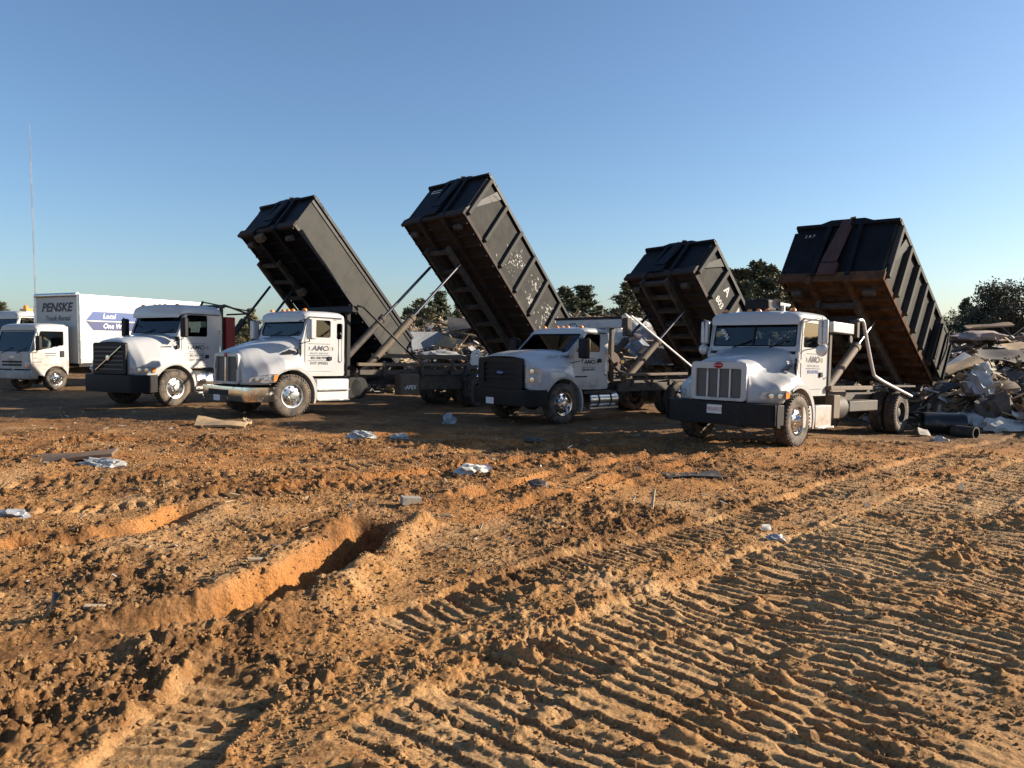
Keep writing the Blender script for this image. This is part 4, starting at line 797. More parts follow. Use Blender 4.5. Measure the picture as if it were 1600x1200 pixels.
# ---------- medium-duty truck with black grille and big square lamps
def truck_square():
    A = (.51, 19.72); t = truck_root('roll_off_truck', A, 0.01, 40.4, -.06, 4.54, 'white medium-duty roll-off truck with wide black grille and square headlights', group=GT)
    keys = [(1.02, [(.86, .90), (.86, 1.1), (.86, 1.3), (.85, 1.5), (.78, 1.62), (.5, 1.66), (.25, 1.67), (0, 1.67)]),
            (.96, [(1.02, .84), (1.03, 1.1), (1.02, 1.3), (.98, 1.45), (.85, 1.6), (.55, 1.69), (.25, 1.71), (0, 1.71)]),
            (.8, [(1.12, .80), (1.14, 1.1), (1.12, 1.35), (1.0, 1.48), (.84, 1.6), (.6, 1.72), (.3, 1.75), (0, 1.75)]),
            (.45, [(1.17, .80), (1.19, 1.15), (1.16, 1.38), (1.02, 1.48), (.88, 1.58), (.7, 1.76), (.36, 1.8), (0, 1.8)]),
            (0, [(1.18, .80), (1.2, 1.15), (1.17, 1.34), (1.05, 1.47), (.94, 1.6), (.78, 1.77), (.4, 1.83), (0, 1.83)]),
            (-.42, [(1.14, .80), (1.15, 1.05), (1.1, 1.25), (1.03, 1.45), (.98, 1.62), (.86, 1.77), (.45, 1.83), (0, 1.83)])]
    b = MB(); b.loft(hood_mesh(keys, (0, .5, .62))); hd = b.build('hood', 'white', t, solid=.025, smooth=45)
    arch_strip(t, .86, 1.19, .62, 30, 200, .5, bulge=.02)
    b = MB(); b.box(-.35, .9, -.6, .6, .5, 1.4); b.build('hood_light_block', 'dark', t)  # dark mass added inside the hood as a light block
    b = MB(); b.panel(rpoly([(-.86, .86), (.86, .86), (.84, 1.62), (-.84, 1.62)], .08), [rpoly([(-.62, 1.0), (.62, 1.0), (.62, 1.5), (-.62, 1.5)], .05)], lambda u, v, q: (1.10-q, u, v), .09); b.build('grille_surround', 'black', t, bevel=.02)
    b = MB(); b.box(1.03, 1.04, -.66, .66, .95, 1.55); b.build('grille_mesh', 'black', t)
    for z in (1.12, 1.25, 1.38): b = MB(); b.box(1.04, 1.075, -.62, .62, z-.03, z+.03); b.build('grille_bar', 'black', t, bevel=.01)
    b = MB(); b.lathe([(.001, .015), (.12, .012), (.14, 0)], 24, (0, 0, 0), 'x'); em = b.build('emblem', 'blue2', t, mw=Matrix.Translation((1.08, 0, 1.25)) @ Matrix.Diagonal((1, 1, .45, 1)))
    text('Ford', .11, 'pwhite', em, (.017, 0, 0), (0, 1, 0), (0, 0, 2.2), shear=.3)
    fy = lambda x: float(np.interp(x, [.45, .8, .96, 1.02], [1.19, 1.14, 1.03, .87]))
    for s in (1, -1):
        hl = lamp_patch(t, 'headlight', rpoly([(1.015, 1.02), (.86, 1.02), (.74, 1.05), (.72, 1.36), (.9, 1.40), (1.01, 1.40)], .03), fy, s, off=.015)
        for zc in (1.11, 1.31): b = MB(); b.lathe([(.001, .03), (.055, .028), (.065, 0)], 14, (0, 0, 0), 'x'); b.build('lamp', 'chrome', hl, mw=Matrix.Translation((.95, s*(fy(.95)+.01), zc)) @ Matrix.Rotation(R(s*40), 4, 'Z'))
    bumper(t, 1.17, .46, .86, 1.17, 'black', .4, .2); plate(t, 1.19, -.25, .55, '', .3, .16)
    P = dict(xa=-.36, xb=-.28, xt=-.92, xr=-1.75, zf=.82, zc=1.74, zr=2.30, zt=2.41, W=1.0, door=(-.47, -1.52, .92), win=(1.78, 2.24), wsr=.1, visor=.03, frontdrop=.03, handle=(-1.42, 1.56), wsin=.07)
    body, d = cab(t, P)
    logo(d, -1.02, 1.52, 1.016, .72, '803-408-9990')
    text('USDOT 3992052', .115, 'navy', hd, (-.02, .975, 1.655), (-1, .1, .02), (0, -.55, 1))
    b = MB(); b.box(-.95, -.5, 1.012, 1.03, 1.14, 1.17); b.build('door_moulding', 'black', d)
    marker_lights(t, -1.05, (-.7, -.2, .0, .2, .7), 2.405)
    b = MB(); b.tube([(-1.45, -.15, 2.42), (-1.45, -.12, 2.52), (-1.45, .12, 2.52), (-1.45, .15, 2.42)], .015, 6); b.build('roof_handle', 'black', t)
    for s in (1, -1): mirror(t, s*1.32, -.52, 1.62, 2.12, 'black', 'black', .26, .16)
    b = MB(); b.box(-1.9, -.75, .9, 1.12, .72, .78); b.build('running_board', 'frame', t)
    b = MB(); b.cyl((-1.0, .95, .55), (-2.05, .95, .55), .2, 20); ft = b.build('fuel_tank', 'alu', t, bevel=.02)
    for x in (-1.3, -1.75): b = MB(); b.lathe([(.206, -.03), (.21, -.02), (.21, .02), (.206, .03)], 20, (x, .95, .55), 'x'); b.build('tank_strap', 'frame', ft)
    b = MB(); b.box(-2.0, -.95, 1.02, 1.16, .33, .37); b.build('step_board', 'alu', t)
    for s in (1, -1): wheel(t, 0, s*1.04, .5, .27, .29, 'front', 'chrome', 0)
    axle(t, 0, .5); chassis(t, .8, -6.9, .98); rear_axle(t, -4.7, .5)
    b = MB(); b.box(-6.2, -2.15, .96, 1.03, .72, .95); b.build('side_beam', 'frame', t, bevel=.015)
    b = MB(); b.box(-5.1, -2.25, .92, 1.06, 1.14, 1.21); b.build('side_rail', 'dustbeam', t, bevel=.01)
    for x in (-2.7, -3.5, -4.3): b = MB(); b.box(x-.04, x+.04, 1.03, 1.07, .88, 1.02); b.build('bracket', 'frame', t)
    b = MB(); b.lathe([(.30, -.1), (.34, -.05), (.34, .05), (.30, .1), (.1, .1), (.001, .1)], 20, (-2.3, .6, 1.45)); b.build('hose_reel', 'rustred', t)
    b = MB(); b.cyl((-2.55, .75, 1.5), (-2.5, .85, 1.52), .05, 12); b.build('filler_cap', 'gold', t)
    for k in range(5):
        y0 = rng.uniform(.2, .9); b = MB(); b.tube(chaikin([(-1.9, y0, 1.7), (-2.2, y0+.1, rng.uniform(1.0, 1.5)), (-2.7, y0, rng.uniform(.9, 1.3)), (-3.2, y0*.7, 1.05)], 2), .02, 6); b.build('hose', 'black', t)
    hoist_for(t, 7.71, 1.16, 47.4, 3.6, (-2.9, 1.05), 2.5, cw=.62, cr=.1, split=.55)
    b = MB(); b.box(-2.2, -1.98, -1.25, 1.25, 2.42, 2.66); b.build('tarp_housing', 'bluegrey', t, bevel=.02)
    b = MB(); b.box(-2.22, -1.96, -1.27, 1.27, 2.66, 2.72); b.build('housing_cap', 'black', t)
    b = MB(); b.box(-2.2, -2.0, 1.25, 1.42, 2.2, 2.68); b.build('tarp_motor', 'frame', t, bevel=.03)
    b = MB(); b.bar((-2.1, -.8, 1.0), (-2.1, -.8, 2.42), .1, .1, (1, 0, 0)); b.bar((-2.1, .8, 1.0), (-2.1, .8, 2.42), .1, .1, (1, 0, 0)); b.build('gantry', 'frame', t)
    b = MB(); b.tube([(-2.5, 1.12, 2.75), (-5.5, 1.12, 1.22)], .028, 8); b.build('tarp_arm', 'pwhite', t)
    o = dumpster('roll_off_dumpster', dump_mw(A, 40.4, 7.71, 1.06, 48.1, 1.9), 3.95, 2.42, 1.37, 'black dumpster with white letters A and M and phone digits on its ribbed side', nrib=5)
    X = (-1, 0, 0); xs = np.linspace(.12, 3.83, 5)
    for s_, i, z, sz in (('M', 1.5, .95, .42), ('A', 2.5, .95, .42), ('-408', 1.5, .42, .3), ('803', 2.5, .42, .3)):
        text(s_, sz, 'worn2', o, (float(np.interp(i, range(5), xs)), 1.215, z), X, (0, 0, 1), bold=.006)
truck_square()

# ---------- truck with diagonal bar across a black grille, standing in shade
def truck_diag():
    A = (-10.5, 22.1); t = truck_root('roll_off_truck', A, .21, 61.5, .1, 6.1, 'white roll-off truck with diagonal bar across black grille, parked in shade', group=GT)
    keys = [(1.14, [(.70, .92), (.70, 1.2), (.70, 1.4), (.68, 1.62), (.6, 1.76), (.4, 1.8), (.2, 1.81), (0, 1.81)]),
            (1.08, [(.95, .90), (.96, 1.1), (.92, 1.25), (.8, 1.45), (.72, 1.65), (.58, 1.81), (.3, 1.86), (0, 1.86)]),
            (.9, [(1.12, .86), (1.14, 1.1), (1.1, 1.28), (.95, 1.46), (.8, 1.68), (.62, 1.86), (.3, 1.92), (0, 1.92)]),
            (.4, [(1.2, .86), (1.22, 1.15), (1.18, 1.36), (1.05, 1.52), (.9, 1.74), (.72, 1.93), (.36, 2.0), (0, 2.0)]),
            (-.1, [(1.2, .86), (1.22, 1.15), (1.17, 1.34), (1.08, 1.5), (1.0, 1.75), (.84, 1.97), (.42, 2.05), (0, 2.06)]),
            (-.3, [(1.18, .86), (1.19, 1.1), (1.14, 1.3), (1.08, 1.5), (1.03, 1.75), (.92, 1.98), (.46, 2.07), (0, 2.08)])]
    b = MB(); b.loft(hood_mesh(keys, (0, .52, .64))); hd = b.build('hood', 'white', t, solid=.025, smooth=45)
    arch_strip(t, .86, 1.19, .64, 62, 190)
    b = MB(); b.box(-.3, .95, -.5, .5, .55, 1.5); b.build('hood_light_block', 'dark', t)  # added dark box that keeps light from leaking under the hood
    b = MB(); b.panel(rpoly([(-.72, .92), (.72, .92), (.70, 1.78), (-.70, 1.78)], .08), [], lambda u, v, q: (1.19-q, u, v), .08); b.build('grille', 'black', t, bevel=.02)
    for z in np.linspace(1.05, 1.65, 6): b = MB(); b.box(1.19, 1.205, -.62, .62, z-.015, z+.015); b.build('grille_bar', 'mesh', t)
    b = MB(); b.bar((1.215, -.55, 1.02), (1.215, .58, 1.68), .02, .05, (1, 0, 0)); b.build('diagonal_bar', 'chrome', t)
    b = MB(); b.lathe([(.001, .02), (.07, .018), (.085, 0)], 20, (0, 0, 0), 'x'); b.build('emblem', 'chrome', t, mw=Matrix.Translation((1.225, 0, 1.36)))
    fy = lambda x: float(np.interp(x, [.4, .9, 1.08, 1.14], [1.22, 1.14, .96, .74]))
    for s in (1, -1):
        hl = lamp_patch(t, 'headlight', rpoly([(1.12, .97), (.95, .96), (.62, .97), (.6, 1.10), (.9, 1.13), (1.11, 1.12)], .03), fy, s)
        for xc in (.86, 1.0): b = MB(); b.lathe([(.001, .03), (.05, .028), (.06, 0)], 14, (0, 0, 0), 'x'); b.build('lamp', 'chrome', hl, mw=Matrix.Translation((xc+.02, s*(fy(xc)+.004), 1.04)) @ Matrix.Rotation(R(s*50), 4, 'Z'))
        lamp_patch(t, 'turn_signal', rpoly([(.72, .98), (.63, .98), (.62, 1.09), (.72, 1.1)], .01), lambda x: fy(x)+.016, s, 'amber', .012, hl)
    bumper(t, 1.28, .42, .90, 1.2, 'black', .45, .2)
    P = dict(xa=-.26, xb=-.2, xt=-.45, xr=-1.74, zf=1.08, zc=2.03, zr=2.66, zt=2.90, W=1.05, door=(-.32, -1.28, 1.14), win=(1.98, 2.6), wsr=.08, visor=.16, frontdrop=.04, handle=(-1.18, 1.40))
    body, d = cab(t, P, 'white')
    logo(d, -.82, 1.66, 1.066, .86, dot='DOT 3992052')
    text('21', .09, 'navy', hd, (-.1, 1.02, 1.75), (-1, .1, 0), (0, -.25, 1)); lamp_patch(t, 'hood_vent', rpoly([(.35, 1.6), (-.02, 1.62), (-.02, 1.7), (.3, 1.68)], .02), lambda x: 1.0-.15*x, 1, 'black', .012)
    marker_lights(t, -.42, (-.75, -.22, .0, .22, .75), 2.86)
    for s in (1, -1): mirror(t, s*1.3, -.2, 1.95, 2.5, 'black', 'black', .2, .12, 1.05)
    b = MB(); b.cyl((-.75, .88, .70), (-1.7, .88, .70), .3, 24); b.build('fuel_tank', 'alu', t, bevel=.02)
    b = MB(); b.box(-1.7, -.75, 1.0, 1.2, .34, .38); b.build('step_board', 'alu', t)
    for s in (1, -1): wheel(t, 0, s*1.05, .525, .28, .29, 'front', 'alu', 0)
    axle(t, 0, .52); chassis(t, 1.0, -9.0); rear_axle(t, -6.1); rear_axle(t, -7.4)
    b = MB(); b.box(-2.3, -1.95, .5, 1.0, 1.5, 2.6); b.build('oil_tank', 'red', t, bevel=.03)
    b = MB(); b.bar((-1.85, -.9, 1.0), (-1.85, -.9, 2.9), .08, .08, (1, 0, 0)); b.bar((-1.85, .9, 1.0), (-1.85, .9, 2.9), .08, .08, (1, 0, 0)); b.box(-1.9, -1.8, -1.0, 1.0, 2.86, 2.96); b.bar((-1.85, 1.0, 2.96), (-2.6, 1.2, 2.72), .05, .05); b.bar((-2.6, 1.2, 2.72), (-2.5, .4, 2.7), .05, .05); b.bar((-1.85, .1, 3.06), (-2.6, 1.25, 2.8), .04, .04); b.bar((-1.85, .0, 2.96), (-1.85, .1, 3.08), .05, .05); b.build('gantry', 'frame', t)
    b = MB(); b.tube([(-2.6, 1.2, 2.72), (-2.85, 1.2, 1.6), (-3.4, 1.2, 1.1)], .03, 8); b.build('tarp_arm', 'frame', t)
    a2 = (-10.3, 21.73)
    hoist_for(t, 8.94, 1.0, 43, 5.2, (-2.6, 1.05), 4.2, cr=.1)
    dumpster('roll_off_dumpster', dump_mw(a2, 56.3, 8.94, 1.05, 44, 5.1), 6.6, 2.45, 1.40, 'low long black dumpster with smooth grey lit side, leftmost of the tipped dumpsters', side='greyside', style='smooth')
truck_diag()

# ---------- rental box truck with low cab-over
def box_truck():
    A = (-17.3, 28.0); t = truck_root('box_truck', A, .26, 66.5, .22, 4.0, 'white rental box truck with low flat-nosed cab and black lettering on box', 'box truck')
    W = .98; xf = .93; xr = -.5
    outl = [(xf, .62), (xf+.02, 1.35), (xf-.28, 2.22), (xf-.42, 2.3), (xr, 2.3), (xr, .95), (-.46, .9), (-.42, .72), (.44, .72), (.48, .62)]
    arc = [(.46*math.cos(R(a)), .42+.46*math.sin(R(a))) for a in np.linspace(170, 10, 9)]
    outl = [(xf, .55), (xf+.02, 1.35), (xf-.26, 2.2), (xf-.4, 2.3), (xr, 2.3), (xr, .92), (-.5, .8)]+arc+[(.5, .55)]
    win = [(.78, 1.42), (.58, 2.12), (-.3, 2.12), (-.3, 1.62), (.2, 1.52)]
    b = MB()
    for fn in (sideL(W), sideR(W)): b.panel(outl, [rpoly([(p[0]*1.02+.0, p[1]) for p in win], .05)], fn, .05)
    b.panel([(-W+.05, .9), (W-.05, .9), (W-.05, 2.28), (-W+.05, 2.28)], [rpoly([(-.5, 1.6), (.5, 1.6), (.5, 2.1), (-.5, 2.1)], .05)], lambda u, v, q: (xr+q, u, v), .05)
    b.box(xr+.05, xf-.03, -W+.05, W-.05, .86, .92); b.build('cab_shell', 'white2', t, bevel=.015)
    b = MB(); secs = []
    for x, dz, dw in [(xf-.24, -.09, .04), (xf-.32, -.03, .02), (xf-.42, 0, 0), (0, .02, 0), (xr+.1, 0, 0), (xr, -.06, .02)]:
        pr = chaikin([(W+.003-dw, 2.2+dz), (W+.003-dw, 2.32+dz), (W-.1, 2.38+dz), (W*.5, 2.39+dz), (0, 2.395+dz)], 2); secs.append([(x, y, z) for y, z in pr]+[(x, -y, z) for y, z in pr[-2::-1]])
    b.loft(secs, cap=True); b.build('roof', 'white2', t)
    n1 = Vector((xf+.02, 0, 1.35)); n2 = Vector((xf-.27, 0, 2.24)); dl = (n2-n1).length; ax = (n2-n1)/dl; nn = Vector((ax.z, 0, -ax.x))
    wf = lambda u, v, q: tuple(n1+ax*v+Vector((0, u, 0))-nn*q)
    hole = rpoly([(-W+.07, .06), (W-.07, .06), (W-.1, dl-.1), (-W+.1, dl-.1)], .08)
    b = MB(); b.panel([(-W+.01, 0), (W-.01, 0), (W-.02, dl), (-W+.02, dl)], [hole], wf, .05); b.build('windshield_frame', 'white2', t, bevel=.01)
    b = MB(); b.panel(hole, [], lambda u, v, q: wf(u, v, .015+q), .006); ws = b.build('windshield', 'glassc', t, smooth=0)
    b = MB(); pts = [wf(p[0], p[1], .006) for p in hole]; b.tube(pts+[pts[0]], .014, 6, False); b.build('gasket', 'black', ws)
    for s in (-.5, .3): b = MB(); b.tube([wf(s, -.02, -.03), wf(s+.45, .2, -.015)], .012, 6); b.build('wiper', 'black', t)
    b = MB(); b.panel([(-W+.01, .78), (W-.01, .78), (W-.01, 1.36), (-W+.01, 1.36)], [], lambda u, v, q: (xf+.02-q, u, v), .05); fp = b.build('front_panel', 'white2', t, bevel=.02)
    text('ISUZU', .1, 'alu', fp, (xf+.026, 0, 1.2), (0, 1, 0), (0, 0, 1), bold=.003)
    for z in (.93, 1.04): b = MB(); b.box(xf+.02, xf+.035, -.52, .52, z-.035, z+.03); b.build('grille_slot', 'black', t, bevel=.01)
    for s in (1, -1):
        b = MB(); b.box(xf-.12, xf+.04, min(s*.66, s*.96), max(s*.66, s*.96), .82, 1.06); hl = b.build('headlight', 'lens', t, bevel=.03)
        b = MB(); b.box(xf+.03, xf+.046, min(s*.82, s*.93), max(s*.82, s*.93), .84, .94); b.build('turn_signal', 'amber', hl)
    b = MB(); b.box(xf-.25, xf+.1, -W-.02, W+.02, .42, .74); b.build('bumper', 'white2', t, bevel=.05)
    for s in (1, -1):
        fn = sideL(W+.012) if s > 0 else sideR(W+.012)
        b = MB(); b.panel(rpoly([(.86, .95), (.86, 1.4), (.62, 2.18), (-.36, 2.18), (-.36, 1.0), (-.3, .92), (.45, .92)], .04), [rpoly(win, .05)], fn, .02); d = b.build('door', 'white2', t, bevel=.006)
        b = MB(); b.panel(rpoly(win, .05), [], (lambda u, v, q, fn=fn: fn(u, v, .012+q)), .005); b.build('window', 'glassc', d, smooth=0)
        b = MB(); y = s*(W+.02); b.box(-.3, -.16, min(y, y+s*.02), max(y, y+s*.02), 1.2, 1.42); b.build('handle', 'black', d)
        b = MB(); y = s*(W+.2); b.box(.72, .82, y-.1, y+.1, 1.5, 1.95); b.tube([(.75, s*W, 1.35), (.8, y, 1.45), (.8, y, 2.0), (.7, s*W, 2.1)], .015, 6); b.build('mirror', 'black', t, bevel=.02)
        if s > 0:
            for x0_, x1_, z_, h_ in ((.0, .42, 1.33, .03), (.03, .40, 1.25, .025), (.56, .84, 1.03, .025), (.68, .84, 1.17, .02)): b = MB(); b.box(x0_, x1_, W+.013, W+.016, z_-h_/2, z_+h_/2); b.build('decal', 'navy', d)
    for y in (-.45, .45): b = MB(); b.box(-.4, .0, y-.24, y+.24, 1.05, 1.25); b.bar((-.35, y, 1.25), (-.42, y, 1.9), .46, .12, (1, 0, 0)); b.build('seat', 'seat', t, bevel=.04)
    b = MB(); b.box(.5, .86, -.9, .9, 1.15, 1.4); b.build('dashboard', 'dark', t, bevel=.03)
    b = MB(); c = Vector((.42, .45, 1.48)); b.tube([c+Vector((-.1*math.sin(q), .21*math.cos(q), .18*math.sin(q))) for q in [k*math.pi/8 for k in range(17)]], .016, 6, False); b.cyl(c, c+Vector((.2, 0, -.25)), .03, 8); b.build('steering_wheel', 'dark', t)
    for s in (1, -1): wheel(t, 0, s*.88, .40, .22, .235, 'front', 'chrome', 0)
    axle(t, 0, .4, .7); chassis(t, .6, -6.6, .78, .38, .2)
    for s in (1, -1): wheel(t, -4.0, s*.92, .40, .22, .235, 'rear', 'alu'); wheel(t, -4.0, s*.66, .40, .22, .235, 'rear', 'alu')
    axle(t, -4.0, .4, .7)
    # cargo box
    x0, x1, h = -.78, -6.6, 1.2; z0, z1 = .95, 3.5
    b = MB(); b.box(x1, x0, -h, h, z0, z1); bx = b.build('cargo_box', 'boxwhite', t, bevel=.03)
    for y in (-h, h):
        b = MB(); b.cyl((x0-.02, y*.985, z0), (x0-.02, y*.985, z1), .075, 14); b.build('corner_post', 'alu', bx)
        b = MB(); b.box(x1, x0-.09, y-.012 if y < 0 else y-.002, y+.002 if y < 0 else y+.012, z1-.12, z1-.0); b.build('roof_rail', 'alu', bx)
    b = MB(); b.tube([(x0+.0, -h+.05, z1-.02), (x0+.0, h-.05, z1-.02)], .08, 12); b.build('front_rail', 'alu', bx)
    for i in range(9): x = x0-.55-.6*i; b = MB(); b.box(x-.006, x+.006, h-.001, h+.006, z0+.05, z1-.13); b.build('panel_seam', 'boxwhite', bx)
    b = MB(); b.box(x1, x0, -h+.05, h-.05, z0-.12, z0-.002); b.build('floor_beam', 'black', bx)
    text('PENSKE', .44, 'navy', bx, (x0+.006, .0, 3.02), (0, 1, 0), (0, 0, 1), shear=.25, bold=.016, sx=1.1); text('Truck Rental', .26, 'navy', bx, (x0+.006, .05, 2.62), (0, 1, 0), (0, 0, 1), shear=.25, bold=.003)
    y = h+.008
    for z, m, s_ in ((2.72, 'blue', 'Local'), (2.35, 'blue2', 'One Way')):
        q = .16; b = MB(); tip = (-1.05, 2.535); b.panel([(-1.35, z-q), (-1.35, z+q), (-5.9, z+q), (-5.9, z-q)], [], sideL(y), .003); b.panel([(-1.35, z+q), (-1.35, z-q), (tip[0], tip[1]+(.01 if z > 2.5 else -.01))], [], sideL(y), .003); st = b.build('stripe', m, bx, smooth=0)
        text(s_, .26, 'pwhite', st, (-1.75, y+.004, z), (-1, 0, 0), (0, 0, 1), shear=.25, align='LEFT', bold=.004)
    # driver leaning at the wheel
    b = bpy.data.meshes.new('person'); bm = bmesh.new()
    J = [((-.18, .42, 1.28), .16), ((-.10, .42, 1.5), .17), ((-.02, .42, 1.72), .16), ((.04, .43, 1.86), .065), ((.09, .43, 1.97), .10), ((.10, .43, 2.06), .085),
         ((0, .64, 1.72), .075), ((.12, .72, 1.5), .055), ((.34, .6, 1.5), .04), ((.42, .52, 1.54), .035), ((0, .22, 1.72), .075), ((.14, .16, 1.48), .055), ((.36, .3, 1.5), .04), ((.42, .36, 1.54), .035), ((.2, .50, 1.26), .1), ((.28, .3, 1.26), .1)]
    E = [(0, 1), (1, 2), (2, 3), (3, 4), (4, 5), (2, 6), (6, 7), (7, 8), (8, 9), (2, 10), (10, 11), (11, 12), (12, 13), (0, 14), (0, 15)]
    vs = [bm.verts.new(p) for p, _ in J]
    for e in E: bm.edges.new((vs[e[0]], vs[e[1]]))
    bm.to_mesh(b); bm.free()
    o = bpy.data.objects.new('person', b); COL.objects.link(o); o.matrix_basis = t.matrix_basis.copy(); md = o.modifiers.new('skin', 'SKIN'); o.modifiers.new('sub', 'SUBSURF').levels = 2; o.modifiers['sub'].render_levels = 2
    for i, (_, r) in enumerate(J): b.skin_vertices[0].data[i].radius = (r, r)
    b.skin_vertices[0].data[0].use_root = True
    m = bpy.data.materials.new('person_clothes'); m.use_nodes = True; n = m.node_tree.nodes; l = m.node_tree.links; tc = n.new('ShaderNodeTexCoord'); sp = n.new('ShaderNodeSeparateXYZ'); l.new(tc.outputs['Object'], sp.inputs[0])
    r1 = n.new('ShaderNodeMath'); r1.operation = 'GREATER_THAN'; r1.inputs[1].default_value = 1.84; l.new(sp.outputs['Z'], r1.inputs[0])
    r2 = n.new('ShaderNodeMath'); r2.operation = 'GREATER_THAN'; r2.inputs[1].default_value = .17; l.new(sp.outputs['X'], r2.inputs[0])
    mx = n.new('ShaderNodeMath'); mx.operation = 'MAXIMUM'; l.new(r1.outputs[0], mx.inputs[0]); l.new(r2.outputs[0], mx.inputs[1])
    mc = n.new('ShaderNodeMix'); mc.data_type = 'RGBA'; mc.inputs[6].default_value = (.42, .43, .45, 1); mc.inputs[7].default_value = (.45, .27, .18, 1); l.new(mx.outputs[0], mc.inputs[0]); l.new(mc.outputs[2], n['Principled BSDF'].inputs['Base Color']); b.materials.append(m)
    tag(o, 'driver in grey shirt and white cap leaning forward at the box truck wheel', 'person')
    cap = MB(); cap.lathe([(.115, -.02), (.115, .03), (.1, .08), (.05, .11), (.001, .115)], 16, (.1, .43, 2.03), 'z'); cap.box(.16, .29, .35, .51, 2.01, 2.025); cp = cap.build('cap', 'pwhite', o)
box_truck()

# ---------- truck at the far left edge, mostly behind the box truck
def truck_far():
    A = (-22.6, 33.5); t = truck_root('tractor_truck', A, .3, 66, .25, 6, 'grey-white truck with amber beacon and upright exhaust stack behind the box truck', 'truck')
    keys = [(1.1, [(.7, .9), (.7, 1.2), (.68, 1.6), (.5, 1.75), (.2, 1.8), (0, 1.8)]), (.8, [(1.1, .86), (1.12, 1.15), (1.0, 1.4), (.7, 1.7), (.3, 1.88), (0, 1.9)]), (-.3, [(1.18, .86), (1.18, 1.2), (1.1, 1.5), (.95, 1.9), (.4, 2.05), (0, 2.06)])]
    b = MB(); b.loft(hood_mesh(keys, (0, .52, .64), 30, 18)); b.build('hood', 'white2', t, solid=.025)
    b = MB(); b.panel([(-.7, .9), (.7, .9), (.68, 1.75), (-.68, 1.75)], [], lambda u, v, q: (1.15-q, u, v), .06); b.build('grille', 'black', t)
    bumper(t, 1.25, .42, .88, 1.18, 'chrome')
    cab(t, dict(xa=-.26, xb=-.2, xt=-.5, xr=-1.75, zf=1.05, zc=2.1, zr=2.85, zt=3.05, W=1.05, door=(-.32, -1.3, 1.14), win=(2.05, 2.75), handle=(-1.18, 1.45)), 'white2')
    b = MB(); b.box(-1.3, -1.0, .3, .75, 3.06, 3.16); b.lathe([(.1, .1), (.1, .22), (.06, .27), (.001, .28)], 14, (-1.15, .5, 3.05), 'z'); b.build('beacon', 'amber', t)
    b = MB(); b.tube(chaikin([(-1.95, 1.05, .9), (-1.95, 1.05, 3.0), (-1.95, 1.05, 3.35), (-2.05, 1.12, 3.55), (-2.2, 1.2, 3.6)], 2), .075, 12); b.build('exhaust_stack', 'chrome', t)
    for s in (1, -1): wheel(t, 0, s*1.05, .525, .28, .29, 'front', 'alu', 0)
    chassis(t, .9, -6.5); rear_axle(t, -5.5)
truck_far()

# ------------------------------------------------------------------ rubbish heap behind the trucks
def foot(x): return np.interp(x, [-12, -8, 5, 8, 10.5, 13, 20, 40], [40, 29, 27.2, 24.6, 21.2, 19.0, 17.0, 16])
def heap_h(x, y):
    x = np.asarray(x, float); y = np.asarray(y, float); d = y-foot(x)-.5*fbm(x, y, 2.2, 2, 101)
    top = np.interp(x, [-10, -6, 0, 6, 9, 14, 22, 40], [0, 2.2, 3.1, 3.0, 2.4, 2.15, 2.3, 2.6])
    prof = .42*sstep(0, 1.6, d)+.58*sstep(1.2, 9, d)
    lump = .42*fbm(x, y, 1.5, 3, 103)+.16*fbm(x, y, .5, 2, 105)
    return base_h(x, y)-.12+prof*top+lump*sstep(0, 1.5, d)*np.clip(top, 0, 1)
def heap_mat():
    m = bpy.data.materials.new('mixed_rubbish'); m.use_nodes = True; n = m.node_tree.nodes; l = m.node_tree.links; b = n['Principled BSDF']; b.inputs['Roughness'].default_value = .85
    geo = n.new('ShaderNodeNewGeometry'); mp = n.new('ShaderNodeMapping'); mp.inputs['Scale'].default_value = (1, .6, 1.6); l.new(geo.outputs['Position'], mp.inputs[0])
    v = n.new('ShaderNodeTexVoronoi'); v.inputs['Scale'].default_value = 5.5; l.new(mp.outputs[0], v.inputs['Vector'])
    r = n.new('ShaderNodeValToRGB'); sp = n.new('ShaderNodeSeparateColor'); l.new(v.outputs['Color'], sp.inputs[0]); l.new(sp.outputs[0], r.inputs[0]); r.color_ramp.interpolation = 'CONSTANT'
    cols = [(0, (.07, .05, .036)), (.25, (.11, .085, .06)), (.42, (.05, .042, .036)), (.58, (.16, .12, .08)), (.70, (.09, .085, .08)), (.80, (.26, .22, .17)), (.88, (.13, .08, .05)), (.94, (.45, .43, .4))]
    r.color_ramp.elements[0].color = (*cols[0][1], 1); r.color_ramp.elements[1].position = cols[1][0]; r.color_ramp.elements[1].color = (*cols[1][1], 1)
    for p, c in cols[2:]: e = r.color_ramp.elements.new(p); e.color = (*c, 1)
    t = n.new('ShaderNodeTexNoise'); t.inputs['Scale'].default_value = 9; t.inputs['Detail'].default_value = 8; l.new(geo.outputs['Position'], t.inputs['Vector'])
    mx = n.new('ShaderNodeMix'); mx.data_type = 'RGBA'; mx.inputs[7].default_value = (.10, .07, .045, 1); mr = n.new('ShaderNodeMapRange'); mr.inputs[1].default_value = .42; mr.inputs[2].default_value = .62
    l.new(t.outputs['Fac'], mr.inputs[0]); l.new(mr.outputs[0], mx.inputs[0]); l.new(r.outputs[0], mx.inputs[6]); l.new(mx.outputs[2], b.inputs['Base Color'])
    bp = n.new('ShaderNodeBump'); bp.inputs['Strength'].default_value = .9; bp.inputs['Distance'].default_value = .06; l.new(v.outputs['Distance'], bp.inputs['Height']); l.new(bp.outputs[0], b.inputs['Normal']); return m
M['heap'] = heap_mat()
